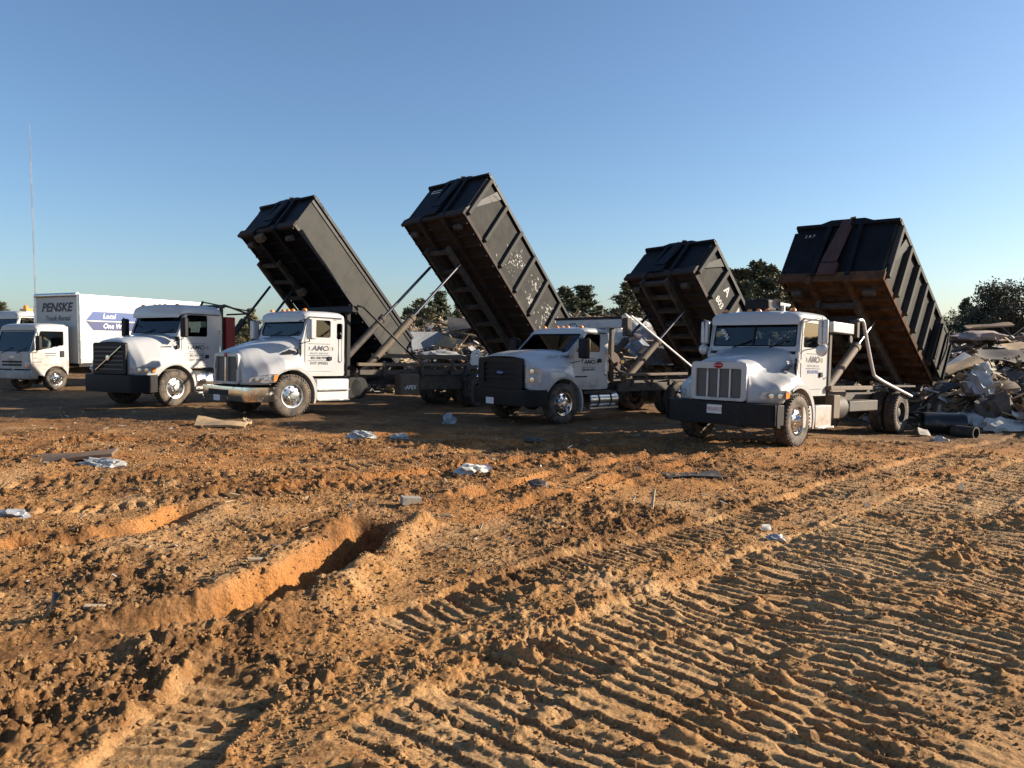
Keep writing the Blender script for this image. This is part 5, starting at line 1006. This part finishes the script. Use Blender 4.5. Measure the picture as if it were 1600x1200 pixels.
for nm, c in dict(wood=(.2, .135, .08), palewood=(.4, .31, .2), tan=(.33, .23, .13), greysheet=(.085, .072, .062), darksheet=(.03, .028, .027), brownsheet=(.13, .085, .055), bluegreysheet=(.2, .22, .25), plastic=(.4, .4, .38), bluebag=(.3, .315, .33), cream=(.62, .55, .36), concrete=(.26, .235, .2), rustpipe=(.16, .1, .065), blackdrum=(.015, .015, .016), paper=(.44, .43, .4), bluecloth=(.06, .08, .14), pinkish=(.3, .23, .2), straw=(.42, .33, .2)).items():
    M[nm] = mat(nm, c, .3 if nm in ('blackdrum', 'bluebag') else .75, 0, .22, 7, bump=.15, bscale=12, dirt=(.2, .14, .09), dirt_amt=.2, dscale=5)
def heap():
    gx = np.arange(-10, 46, .2); gy = np.arange(15, 64, .2); X, Y = np.meshgrid(gx, gy); Z = heap_h(X, Y)
    co = np.stack([X, Y, Z], -1).reshape(-1, 3); i = np.arange(X.size).reshape(X.shape)
    q = np.stack([i[:-1, :-1], i[:-1, 1:], i[1:, 1:], i[1:, :-1]], -1).reshape(-1, 4)
    keep = ((Y-foot(X))[:-1, :-1].ravel() > -.6); q = q[keep]
    me = bpy.data.meshes.new('rubbish_heap'); me.from_pydata(co.tolist(), [], q.tolist()); me.materials.append(M['heap'])
    bm = bmesh.new(); bm.from_mesh(me); bmesh.ops.delete(bm, geom=[v for v in bm.verts if not v.link_faces], context='VERTS'); bm.to_mesh(me); bm.free()
    o = bpy.data.objects.new('rubbish_heap', me); COL.objects.link(o); tag(o, 'long heap of tipped building rubbish behind the trucks', 'rubbish', kind='stuff')
    # small fragments: boards, sticks, sheets
    kinds = ['wood', 'wood', 'brownsheet', 'darksheet', 'straw', 'plastic', 'paper', 'palewood', 'tan', 'rustpipe', 'brownsheet', 'pinkish', 'palewood', 'straw']
    b = MB(); N = 8500
    for k in range(N):
        x = rng.uniform(-8, 30); y = float(foot(x))+(-.5 if k < 900 else .2)+11*rng.random()**1.6
        if abs(x) > .8*y: continue
        z = float(heap_h(x, y)); b.m = rng.randrange(len(kinds)); kd = kinds[b.m]
        a = rng.uniform(0, 6.28); e = rng.gauss(0, .45); d = Vector((math.cos(a)*math.cos(e), math.sin(a)*math.cos(e), math.sin(e)))
        if kd in ('wood', 'palewood', 'rustpipe'): L = .15+1.2*rng.random()**2; w_, h_ = rng.uniform(.02, .09), rng.uniform(.015, .05)
        else: L = .08+.45*rng.random()**2; w_, h_ = rng.uniform(.06, .35), .012
        up = Vector((rng.gauss(0, .5), rng.gauss(0, .5), 1)); p = Vector((x, y, z+.05+.1*rng.random())); b.bar(p-d*L/2, p+d*L/2, w_, h_, up)
    for k in range(260):
        x = rng.uniform(-7, 26); y = float(foot(x))+8*rng.random()**1.5; z = float(heap_h(x, y)); b.m = rng.choice([3, 9, 5, 7]); p = Vector((x, y, z)); pts = [p]
        for _ in range(4): pts.append(pts[-1]+Vector((rng.gauss(0, .16), rng.gauss(0, .16), rng.gauss(.05, .1))))
        b.tube(pts, rng.uniform(.008, .02), 5)
    me = b.mesh('rubbish_fragments', kinds, 0, fix=False); o = bpy.data.objects.new('rubbish_fragments', me); COL.objects.link(o); tag(o, 'broken boards, sticks and sheet scraps strewn over the heap', 'rubbish', kind='stuff')
heap()
def at(px, py, lift=0.):
    """world point where the line of sight through a photo pixel meets the heap or the ground"""
    pt = math.atan(70/1200); v = ((px-800)/1200, 1., (600-py)/1200); c, s = math.cos(pt), math.sin(pt); d = np.array([v[0], v[1]*c+v[2]*s, -v[1]*s+v[2]*c])
    k = np.arange(2.5, 75, .05); P = d[None]*k[:, None]; P[:, 2] += CAMZ
    h = np.maximum(ground_h(P[:, 0], P[:, 1], False)[0], np.where(P[:, 1] > foot(P[:, 0])-.5, heap_h(P[:, 0], P[:, 1]), -9)); i = int(np.argmax(P[:, 2] <= h)) or len(k)-1
    return Vector((float(P[i, 0]), float(P[i, 1]), float(h[i])+lift))
def rotm(p, rx=0, ry=0, rz=0): return Matrix.Translation(p) @ Matrix.Rotation(R(rz), 4, 'Z') @ Matrix.Rotation(R(ry), 4, 'Y') @ Matrix.Rotation(R(rx), 4, 'X')
def slab(name, px, py, L, W_, T, m, rot, label, cat, lift=.05, warp=.06, group=None):
    nx, ny = 9, 6; b = MB(); vs = []; sd_ = rng.random()*99
    for zt in (T/2, -T/2):
        for i in range(nx):
            for j in range(ny):
                x = (i/(nx-1)-.5)*L; y = (j/(ny-1)-.5)*W_; e = 1-.05*rng.random() if i in (0, nx-1) or j in (0, ny-1) else 1
                vs.append((x*e, y*e, zt+warp*math.sin(x*2.1/L*2+sd_)*math.cos(y*2.4/W_*1.5+sd_)))
    N = nx*ny; f = []
    for i in range(nx-1):
        for j in range(ny-1): q = (i*ny+j, i*ny+j+1, (i+1)*ny+j+1, (i+1)*ny+j); f += [q, tuple(k+N for k in q[::-1])]
    ring = [i*ny for i in range(nx)]+[(nx-1)*ny+j for j in range(1, ny)]+[i*ny+ny-1 for i in range(nx-2, -1, -1)]+[j for j in range(ny-2, 0, -1)]
    f += [(ring[k], ring[(k+1) % len(ring)], ring[(k+1) % len(ring)]+N, ring[k]+N) for k in range(len(ring))]
    b.add(vs, f); o = b.build(name, m, None, smooth=30, mw=rotm(at(px, py, lift), *rot)); return tag(o, label, cat, group)
def crumple(name, px, py, size, m, label, cat, flat=.55, sub=3, lift=0., rz=0, group=None):
    bm = bmesh.new(); bmesh.ops.create_icosphere(bm, subdivisions=sub, radius=1); s = rng.random()*50
    P = np.array([v.co[:] for v in bm.verts]); q = P*1.6+s
    n1 = gnoise(q[:, 0]+q[:, 2], q[:, 1]-q[:, 2], 5); n2 = gnoise(P[:, 0]*4+s, P[:, 1]*4+P[:, 2]*4, 6); n3 = gnoise(P[:, 0]*8+s+P[:, 2]*6, P[:, 1]*8, 8)
    r = 1+.5*n1+.35*np.abs(n2)-.18+.16*np.abs(n3)
    for v, k in zip(bm.verts, r): v.co = v.co*float(k)
    for v in bm.verts: v.co.x *= size[0]; v.co.y *= size[1]; v.co.z = max(-.2*size[2], v.co.z*size[2]*flat*1.5)
    me = bpy.data.meshes.new(name); bm.to_mesh(me); bm.free(); me.shade_smooth(); me.set_sharp_from_angle(angle=R(38)); me.materials.append(M[m])
    o = bpy.data.objects.new(name, me); COL.objects.link(o); o.matrix_local = rotm(at(px, py, lift+.1*size[2]), 0, 0, rz); return tag(o, label, cat, group)
def pipe(name, px, py, L, r, m, rot, label, cat, th=.03, lift=.0, n=20):
    b = MB(); b.lathe([(r, -L/2), (r*1.02, -L/2+.02), (r, -L/2+.05), (r, L/2-.05), (r*1.02, L/2-.02), (r, L/2), (r-th, L/2), (r-th, -L/2), (r, -L/2)], n)
    o = b.build(name, m, None, mw=rotm(at(px, py, lift), *rot)); return tag(o, label, cat)
# right-hand heap
pipe('plastic_drum', 1474, 678, .95, .29, 'blackdrum', (0, 0, -108), 'black plastic drum lying open behind the nearest truck rear wheel', 'drum', lift=.24)
pipe('duct_pipe', 1507, 683, .55, .15, 'darksheet', (0, 0, -150), 'short dark pipe stub lying open on white plastic by the drum', 'pipe', lift=.12)
crumple('plastic_sheeting', 1517, 668, (.4, .36, .32), 'plastic', 'crumpled white plastic sheeting next to the black drum', 'plastic sheet', lift=.1)
crumple('plastic_sheeting', 1562, 674, (.6, .35, .3), 'paper', 'torn white plastic film trailing on soil at the heap foot', 'plastic sheet', lift=.02)
crumple('rubbish_bag', 1527, 628, (.36, .3, .36), 'bluebag', 'shiny pale blue rubbish bag on the heap above the drum', 'bag', .9, lift=.2)
crumple('rubbish_bag', 1532, 603, (.26, .22, .26), 'plastic', 'round white rubbish bag propped above the pale blue bag', 'bag', .9, lift=.2)
crumple('rubbish_bag', 1552, 655, (.5, .4, .4), 'greysheet', 'grey rubbish bag half buried above the torn white film', 'bag', .9, lift=.05)
slab('board', 1487, 592, 1.7, .3, .05, 'paper', (25, -22, 28), 'white painted board leaning out of the heap by open tailgate', 'board', .35, .02)
slab('board', 1503, 590, 1.5, .35, .04, 'tan', (30, -14, 20), 'tan plywood strip beside the white painted board', 'board', .3, .03)
slab('board', 1522, 586, .9, .5, .03, 'palewood', (-35, -10, -40), 'pale splintered plywood corner right of the tan strip', 'board', .25, .03)
slab('foam_piece', 1547, 584, .36, .3, .05, 'cream', (60, 0, 15), 'small cream triangular foam scrap on dark sheeting', 'foam', .2, .01)
slab('cardboard_sheet', 1518, 597, .4, .3, .03, 'paper', (50, 10, -30), 'small white card lying below the pale boards', 'card', .15, .01)
slab('roofing_sheet', 1562, 572, 1.7, .9, .04, 'greysheet', (28, 4, 10), 'large grey roofing felt sheet sloping near the right edge', 'sheet', .25, .12)
slab('roofing_sheet', 1545, 617, 1.4, .6, .04, 'brownsheet', (24, -6, 5), 'dull brown sheet folded below the grey roofing felt', 'sheet', .15, .12)
slab('roofing_sheet', 1500, 612, 1.7, .4, .04, 'darksheet', (20, -10, 12), 'dark carpet strip running from the tailgate to the bags', 'carpet', .2, .08)
slab('roofing_sheet', 1592, 603, 1.1, .6, .04, 'greysheet', (35, 8, -15), 'curled grey sheet cut off by the right edge, under tan panel', 'sheet', .2, .15)
slab('panel', 1590, 560, 1.0, .6, .03, 'tan', (30, -5, 20), 'tan fibreboard panel at the right edge of the heap', 'panel', .35, .03)
pipe('log', 1494, 518, 1.1, .12, 'rustpipe', (0, 18, 205), 'brown hollow log lying on top of the heap', 'log', lift=.35)
pipe('culvert_pipe', 1502, 545, .6, .18, 'greysheet', (0, 5, 250), 'wide grey metal culvert pipe with open end on the heap', 'pipe', lift=.35)
slab('panel', 1545, 524, 1.6, .5, .05, 'wood', (8, -4, 8), 'weathered flat panel on the heap crest near right tree', 'panel', .3, .06)
crumple('plastic_sheeting', 1528, 540, (.9, .4, .3), 'pinkish', 'pinkish insulation bundle beside the culvert pipe', 'insulation', lift=.2)
for k, (px, py, L, rz) in enumerate([(1575, 545, 1.6, 40), (1590, 585, 1.3, 60), (1515, 625, 1.6, 130)]):
    slab('plank', px, py, L, .12, .05, ('wood', 'straw', 'palewood')[k], (0, 15, rz), ('weathered plank sticking up near the right edge of heap', 'straw coloured plank under the tan fibreboard panel', 'thin pale batten slanting over the pale blue bag')[k], 'plank', .25, .01)
# heap between the trucks
slab('panel', 668, 548, 1.5, 1.0, .05, 'bluegreysheet', (75, 0, 30), 'blue-grey panel standing in heap between two tipped dumpsters', 'panel', .3, .03)
slab('board', 703, 547, 1.1, .6, .05, 'tan', (45, 10, -25), 'bright tan plywood board on heap left of the tallest dumpster', 'board', .3, .03)
slab('plank', 732, 540, 2.6, .16, .06, 'palewood', (0, 12, -22), 'long pale plank across the heap above the tan plywood', 'plank', .45, .01)
slab('plank', 690, 520, 3.0, .14, .07, 'wood', (0, 10, -35), 'long brown plank on the heap crest between tipped dumpsters', 'plank', .4, .02)
slab('roofing_sheet', 745, 518, 2.6, 1.6, .05, 'darksheet', (25, 0, 10), 'dark sheet draped over the heap crest by the tallest dumpster', 'sheet', .3, .15)
crumple('plastic_sheeting', 690, 562, (.9, .4, .25), 'plastic', 'white plastic scraps on heap seen above the round-nosed truck chassis', 'plastic sheet', lift=.1)
for k, (px, py, sx_, m_, lb) in enumerate([(985, 527, (1.0, .6, .55), 'plastic', 'big white plastic bundle on heap behind the medium-duty truck cab'), (960, 545, (.7, .5, .5), 'paper', 'white foam lump on heap close behind the medium-duty cab'), (1018, 540, (.8, .5, .4), 'pinkish', 'pinkish insulation lump on heap under the white tarp arm'), (1000, 560, (.7, .5, .4), 'bluegreysheet', 'blue-grey film bundle on heap behind the lift cylinders'), (1040, 575, (1.1, .6, .5), 'greysheet', 'grey tarpaulin bundle at heap foot beside the lettered dumpster')]):
    crumple('rubbish_bundle', px, py, sx_, m_, lb, 'bundle', .8, lift=.15)
# litter on the open ground
crumple('cloth', 737, 740, (.26, .15, .14), 'paper', 'crumpled white cloth with blue patch lying on orange soil, centre', 'cloth', rz=20)
crumple('cloth', 752, 735, (.16, .12, .1), 'bluecloth', 'dark blue rag tucked into the crumpled white cloth', 'rag')
slab('wood_block', 642, 790, .24, .12, .09, 'concrete', (4, 6, 25), 'pale square block lying past the deep rut', 'block', .06, .0)
crumple('plastic_film', 567, 684, (.3, .12, .14), 'plastic', 'tangle of white film in front of the round-nosed truck', 'plastic film', sub=4)
crumple('plastic_film', 622, 685, (.2, .1, .1), 'bluebag', 'greyish clear film scrap right of the white tangle', 'plastic film')
crumple('foam_lump', 701, 662, (.16, .12, .16), 'bluebag', 'pale lump of foam in the shade before the medium-duty truck', 'foam', .9)
slab('cardboard_sheet', 345, 666, 1.1, .55, .05, 'tan', (9, 5, 12), 'flattened tan cardboard box in front of the chrome bumper', 'cardboard', .06, .07)
crumple('soil_lump', 386, 664, (.13, .1, .11), 'tan', 'tan lump at the end of the flattened cardboard', 'lump', .9)
slab('board', 112, 720, 1.3, .5, .05, 'brownsheet', (6, -5, 15), 'dark broken board lying on soil at the left', 'board', .06, .04)
crumple('plastic_film', 160, 729, (.3, .13, .12), 'plastic', 'white torn film beside the dark broken board', 'plastic film', sub=4)
slab('plastic_strip', 78, 968, .22, .06, .01, 'blackdrum', (0, -60, 40), 'black plastic strip standing in soil near left edge', 'plastic strip', .08, .02)
slab('roofing_sheet', 1082, 745, .9, .35, .02, 'darksheet', (3, 0, 8), 'dark flat shingle on the ground before the nearest truck', 'shingle', .03, .02)
crumple('plastic_film', 1212, 843, (.1, .07, .06), 'bluebag', 'clear crushed bottle between the track prints', 'bottle')
slab('paper_scrap', 1197, 832, .12, .07, .004, 'paper', (70, 0, 20), 'white paper scrap standing beside the crushed bottle', 'paper', .05, .01)
slab('paper_scrap', 1502, 770, .2, .06, .01, 'palewood', (0, -20, 60), 'pale wood chip near the right edge of the tracks', 'wood chip', .05, .0)
slab('stick', 1443, 650+32, .35, .2, .03, 'concrete', (50, 10, 20), 'broken concrete chunk right behind the rear wheel', 'concrete', .1, .02)
crumple('plastic_film', 1467, 690, (.2, .1, .12), 'paper', 'small white film scrap on soil before the black drum', 'plastic film')
crumple('debris_lump', 838, 762, (.16, .1, .1), 'greysheet', 'grey crushed can on churned soil in the middle', 'can')
crumple('plastic_film', 835, 690, (.22, .12, .08), 'greysheet', 'grey film trodden into shaded soil between the two front trucks', 'plastic film', sub=4)
slab('stick', 1020, 795, .3, .03, .03, 'straw', (0, -55, 70), 'short straw coloured stick poking out of the soil', 'stick', .1, .0)
crumple('plastic_film', 20, 808, (.2, .1, .08), 'bluebag', 'grey-white film scrap at left edge of the ground', 'plastic film')
slab('wood_chip', 400, 880, .14, .05, .015, 'palewood', (0, 4, 20), 'pale splinter lying on the bank of the deep rut', 'wood chip', .03, .0)
slab('wood_chip', 148, 955, .14, .06, .015, 'palewood', (0, 4, 10), 'pale chip lying near the black plastic strip', 'wood chip', .02, .0)
def litter():
    kinds = ['paper', 'straw', 'palewood', 'plastic', 'darksheet', 'brownsheet']; b = MB(); n = 0
    C = []
    while len(C) < 900:
        y = 6*(21/6)**rng.random(); x = rng.uniform(-.7, .7)*y
        if x*.72-y*.69+4.6 > .3 and y < 13 and rng.random() < .9: continue
        if rng.random() > .25+.75*min(1, max(0, (y-7)/8)): continue
        C.append((x, y))
    C = np.array(C); Zc = ground_h(C[:, 0], C[:, 1])[0]
    for (x, y), z in zip(C.tolist(), Zc.tolist()):
        b.m = rng.choices(range(6), [.7, 4, 1, .5, 5, 6])[0]; a = rng.uniform(0, 6.28); e = rng.gauss(.1, .3); d = Vector((math.cos(a)*math.cos(e), math.sin(a)*math.cos(e), math.sin(e))); L = .03+.16*rng.random()**2; p = Vector((x, y, z+.008))
        b.bar(p-d*L/2, p+d*L/2, rng.uniform(.006, .035), .006, Vector((rng.gauss(0, .5), rng.gauss(0, .5), 1)))
    o = bpy.data.objects.new('litter', b.mesh('litter', kinds, 0, fix=False)); COL.objects.link(o); tag(o, 'straw, chips and paper bits trodden into the soil', 'litter', kind='stuff')
litter()

# ------------------------------------------------------------------ trees, far wood, mast
def leaf_mat(name, c1, c2):
    m = bpy.data.materials.new(name); m.use_nodes = True; n = m.node_tree.nodes; l = m.node_tree.links; b = n['Principled BSDF']; b.inputs['Roughness'].default_value = .7
    oi = n.new('ShaderNodeObjectInfo'); geo = n.new('ShaderNodeNewGeometry'); t = n.new('ShaderNodeTexNoise'); t.inputs['Scale'].default_value = .9; l.new(geo.outputs['Position'], t.inputs['Vector'])
    ad = n.new('ShaderNodeMath'); ad.operation = 'ADD'; l.new(t.outputs['Fac'], ad.inputs[0]); l.new(oi.outputs['Random'], ad.inputs[1])
    mr = n.new('ShaderNodeMapRange'); mr.inputs[1].default_value = .5; mr.inputs[2].default_value = 1.4; l.new(ad.outputs[0], mr.inputs[0])
    mx = n.new('ShaderNodeMix'); mx.data_type = 'RGBA'; mx.inputs[6].default_value = (*c1, 1); mx.inputs[7].default_value = (*c2, 1); l.new(mr.outputs[0], mx.inputs[0]); l.new(mx.outputs[2], b.inputs['Base Color'])
    b.inputs['Transmission Weight'].default_value = 0; return m
M['needles'] = leaf_mat('pine_needles', (.06, .075, .035), (.12, .105, .05)); M['leaves'] = leaf_mat('oak_leaves', (.055, .06, .036), (.09, .078, .045))
M['bark'] = mat('bark', (.09, .065, .045), .9, 0, .3, 12, bump=.4)
def tree_proto(kind, seed):
    r = random.Random(seed); tb = MB(); cb = MB(); H = 7.
    tb.tube([(0, 0, -.5), (r.uniform(-.1, .1), r.uniform(-.1, .1), H*.5), (r.uniform(-.2, .2), r.uniform(-.2, .2), H*.95)], [.16, .1, .02], 8)
    def clump(c, R_, n, sz, up):
        for _ in range(n):
            d = Vector((r.gauss(0, 1), r.gauss(0, 1), r.gauss(0, .7))).normalized()*R_*r.random()**.5; p = c+d
            a = Vector((r.gauss(0, 1), r.gauss(0, 1), r.gauss(0, 1)+up)).normalized()*sz*r.uniform(.6, 1.4); q = a.cross(Vector((r.gauss(0, 1), r.gauss(0, 1), r.gauss(0, 1)))).normalized()*sz*.32
            cb.add([p-q, p+a*.5-q*.6, p+a, p+a*.5+q*.9], [(0, 1, 2, 3)])
    if kind == 'pine':
        z = 1.0
        while z < H*.99:
            t = z/H; Lb = (2.1*(1-t)**.85+.12)*r.uniform(.6, 1.2)
            for k in range(r.randint(4, 6)):
                a = r.uniform(0, 6.28); L = Lb*r.uniform(.55, 1.15); e = Vector((math.cos(a)*L, math.sin(a)*L, L*r.uniform(.15, .5))); o = Vector((0, 0, z))
                tb.tube([o, o+e], [.035, .01], 5)
                for q in (.4, .65, .9, 1.08): clump(o+e*q+Vector((0, 0, .06)), .16+.11*L*q, int(15+8*L), .24, 1.0)
            z += r.uniform(.28, .42)
        clump(Vector((0, 0, H)), .15, 10, .25, 1.5)
    else:
        for k in range(46):
            a = r.uniform(0, 6.28); el = math.asin(r.uniform(-.35, 1)); rad = r.uniform(1.3, 2.7); c = Vector((math.cos(a)*math.cos(el)*rad*1.1, math.sin(a)*math.cos(el)*rad*1.1, H*.58+math.sin(el)*rad))
            s = Vector((0, 0, H*.25+r.random()*1.2)); tb.tube([s, s.lerp(c, .5)+Vector((0, 0, -.15)), c], [.07, .045, .012], 5); clump(c, r.uniform(.5, .9), 130, .22, .2)
    return tb.mesh('trunk', 'bark', 40, fix=False), cb.mesh('crown', 'needles' if kind == 'pine' else 'leaves', 0, fix=False)
PROTO = {('pine', i): tree_proto('pine', 30+i) for i in range(3)}; PROTO.update({('oak', i): tree_proto('oak', 60+i) for i in range(2)})
TREES = [(394, 494, 58, 'pine', 1.0, 'small pine between the shaded truck and round-nosed truck'), (378, 512, 62, 'pine', 1.0, 'stunted pine left of the small pine'),
    (655, 480, 60, 'pine', 1.35, 'bushy pine behind the lift cylinders, left one'), (688, 468, 63, 'pine', 1.2, 'tallest pine behind the lift cylinders'), (637, 492, 66, 'pine', 1.2, 'short pine next to the low dumpster edge'), (718, 486, 66, 'pine', 1.1, 'short pine touching the tallest dumpster underside'), (672, 492, 58, 'pine', 1.3, 'low pine in front of the tallest cylinder-side pine'), (738, 500, 64, 'pine', 1.1, 'pine tip seen below the tallest dumpster'),
    (884, 463, 60, 'pine', 1.5, 'dense pine right of the tallest dumpster, left of a pair'), (912, 460, 62, 'pine', 1.5, 'dense pine behind the medium-duty cab, right of a pair'), (898, 478, 57, 'pine', 1.4, 'low pine filling the gap of the dense pair'), (860, 480, 66, 'pine', 1.2, 'pine partly hidden by the tallest dumpster'), (935, 488, 70, 'pine', 1.0, 'small pine tip over the tarp housing'),
    (978, 455, 58, 'pine', 1.3, 'tall irregular pine left of the lettered dumpster'), (1003, 465, 60, 'pine', 1.3, 'pine behind the edge of the lettered dumpster'),
    (1152, 436, 60, 'pine', 1.5, 'tall pine just right of the lettered dumpster'), (1180, 424, 62, 'pine', 1.7, 'highest brownish pine between the two right dumpsters'), (1203, 432, 60, 'pine', 1.5, 'brownish pine second from the highest'), (1224, 452, 63, 'pine', 1.4, 'lower pine sloping toward the short dumpster'), (1246, 470, 60, 'pine', 1.3, 'lowest pine beside the short dumpster underside'), (1168, 455, 56, 'pine', 1.5, 'front pine below the highest brownish pine'), (1212, 470, 56, 'pine', 1.5, 'front pine above the nearest cab roof'),
    (1484, 494, 60, 'oak', .7, 'rounded dark tree touching the short dumpster'), (1506, 479, 62, 'pine', .9, 'thin pointed pine over the heap crest'), (1546, 476, 56, 'oak', .95, 'dark tree at the left of the broad crown'), (1580, 450, 54, 'oak', 1.1, 'broad crowned tree at the right edge'), (1606, 458, 57, 'oak', 1.0, 'tree cut off by the right edge'), (1525, 500, 60, 'oak', .7, 'low round tree between thin pine and broad crown'),
    (6, 484, 62, 'pine', 1.2, 'tree tip above the far truck at left edge'), (57, 500, 70, 'pine', 1.0, 'small pine tip beside the mast foot')]
for i, (px, py, D, kd, wd, lb) in enumerate(TREES):
    x = (px-800)/1200*D; h = 2.1+(530-py)*D/1200+.5; wd *= 1.1; h *= 1.04; sc = h/7.; tr, cr = PROTO[(kd, i % (3 if kd == 'pine' else 2))]
    if kd == 'oak': sc = h/(7*.58+2.9); 
    mw = Matrix.Translation((x, D, -.2)) @ Matrix.Rotation(rng.random()*6.28, 4, 'Z') @ Matrix.Diagonal((sc*wd, sc*wd, sc, 1))
    e = empty('pine_tree' if kd == 'pine' else 'broadleaf_tree', mw); tag(e, lb, 'tree', 'trees beyond the heap'); inst('trunk', tr, e); inst('crown', cr, e)
def far_wood():
    b = MB(); b.m = 0; r = random.Random(4)
    for _ in range(9000):
        x = r.uniform(-330, 330); y = r.uniform(300, 330); z = r.random()**.7*(3.6+1.2*math.sin(x*.05)+.8*math.sin(x*.21+1)); s = r.uniform(.5, 1.2)
        a = Vector((r.gauss(0, 1), r.gauss(0, 1), r.gauss(0, 1))).normalized()*s; q = a.cross(Vector((r.gauss(0, 1), r.gauss(0, 1), r.gauss(0, 1)))).normalized()*s*.7; p = Vector((x, y, z))
        b.add([p-a, p-q, p+a, p+q], [(0, 1, 2, 3)])
    o = bpy.data.objects.new('distant_woods', b.mesh('distant_woods', 'needles', 0, fix=False)); COL.objects.link(o); tag(o, 'distant low belt of woods on the horizon', 'woods', kind='stuff')
far_wood()
def mast():
    D = 260.; x0 = (59-800)/1200*D; zt = 2.1+(530-222)*D/1200; w_ = .22; e = empty('radio_mast', Matrix.Translation((x0, D, 0))); tag(e, 'tall thin lattice radio mast on the horizon at left', 'mast')
    legs = [(w_*math.cos(a), w_*math.sin(a)) for a in (0.3, 2.4, 4.5)]; M['mast_haze1'] = mat('mast_hazy_pale', (.26, .28, .33), .5, 0, 0); M['mast_haze2'] = mat('mast_hazy_grey', (.2, .22, .27), .5, 0, 0)  # bluish distance haze is painted into both mast colours
    n = 9
    for k in range(n):
        z0, z1 = zt*k/n, zt*(k+1)/n; b = MB()
        for lx, ly in legs: b.bar((lx, ly, z0), (lx, ly, z1), .07, .07)
        m = 8
        for j in range(m):
            a, c = z0+(z1-z0)*j/m, z0+(z1-z0)*(j+1)/m
            for i in range(3): p, q = legs[i], legs[(i+1) % 3]; b.bar((*p, a), (*q, c), .05, .05)
        b.build('mast_section', 'mast_haze1' if k % 2 else 'mast_haze2', e, smooth=0)
    b = MB(); b.bar((0, 0, zt), (0, 0, zt+5), .1, .1); b.build('antenna', 'mast_haze1', e)
    for z in (9, 11.5): b = MB(); b.cyl((0, -.6, z), (0, -1.2, z), .6, 12); b.build('dish', 'mast_haze1', e)
mast()
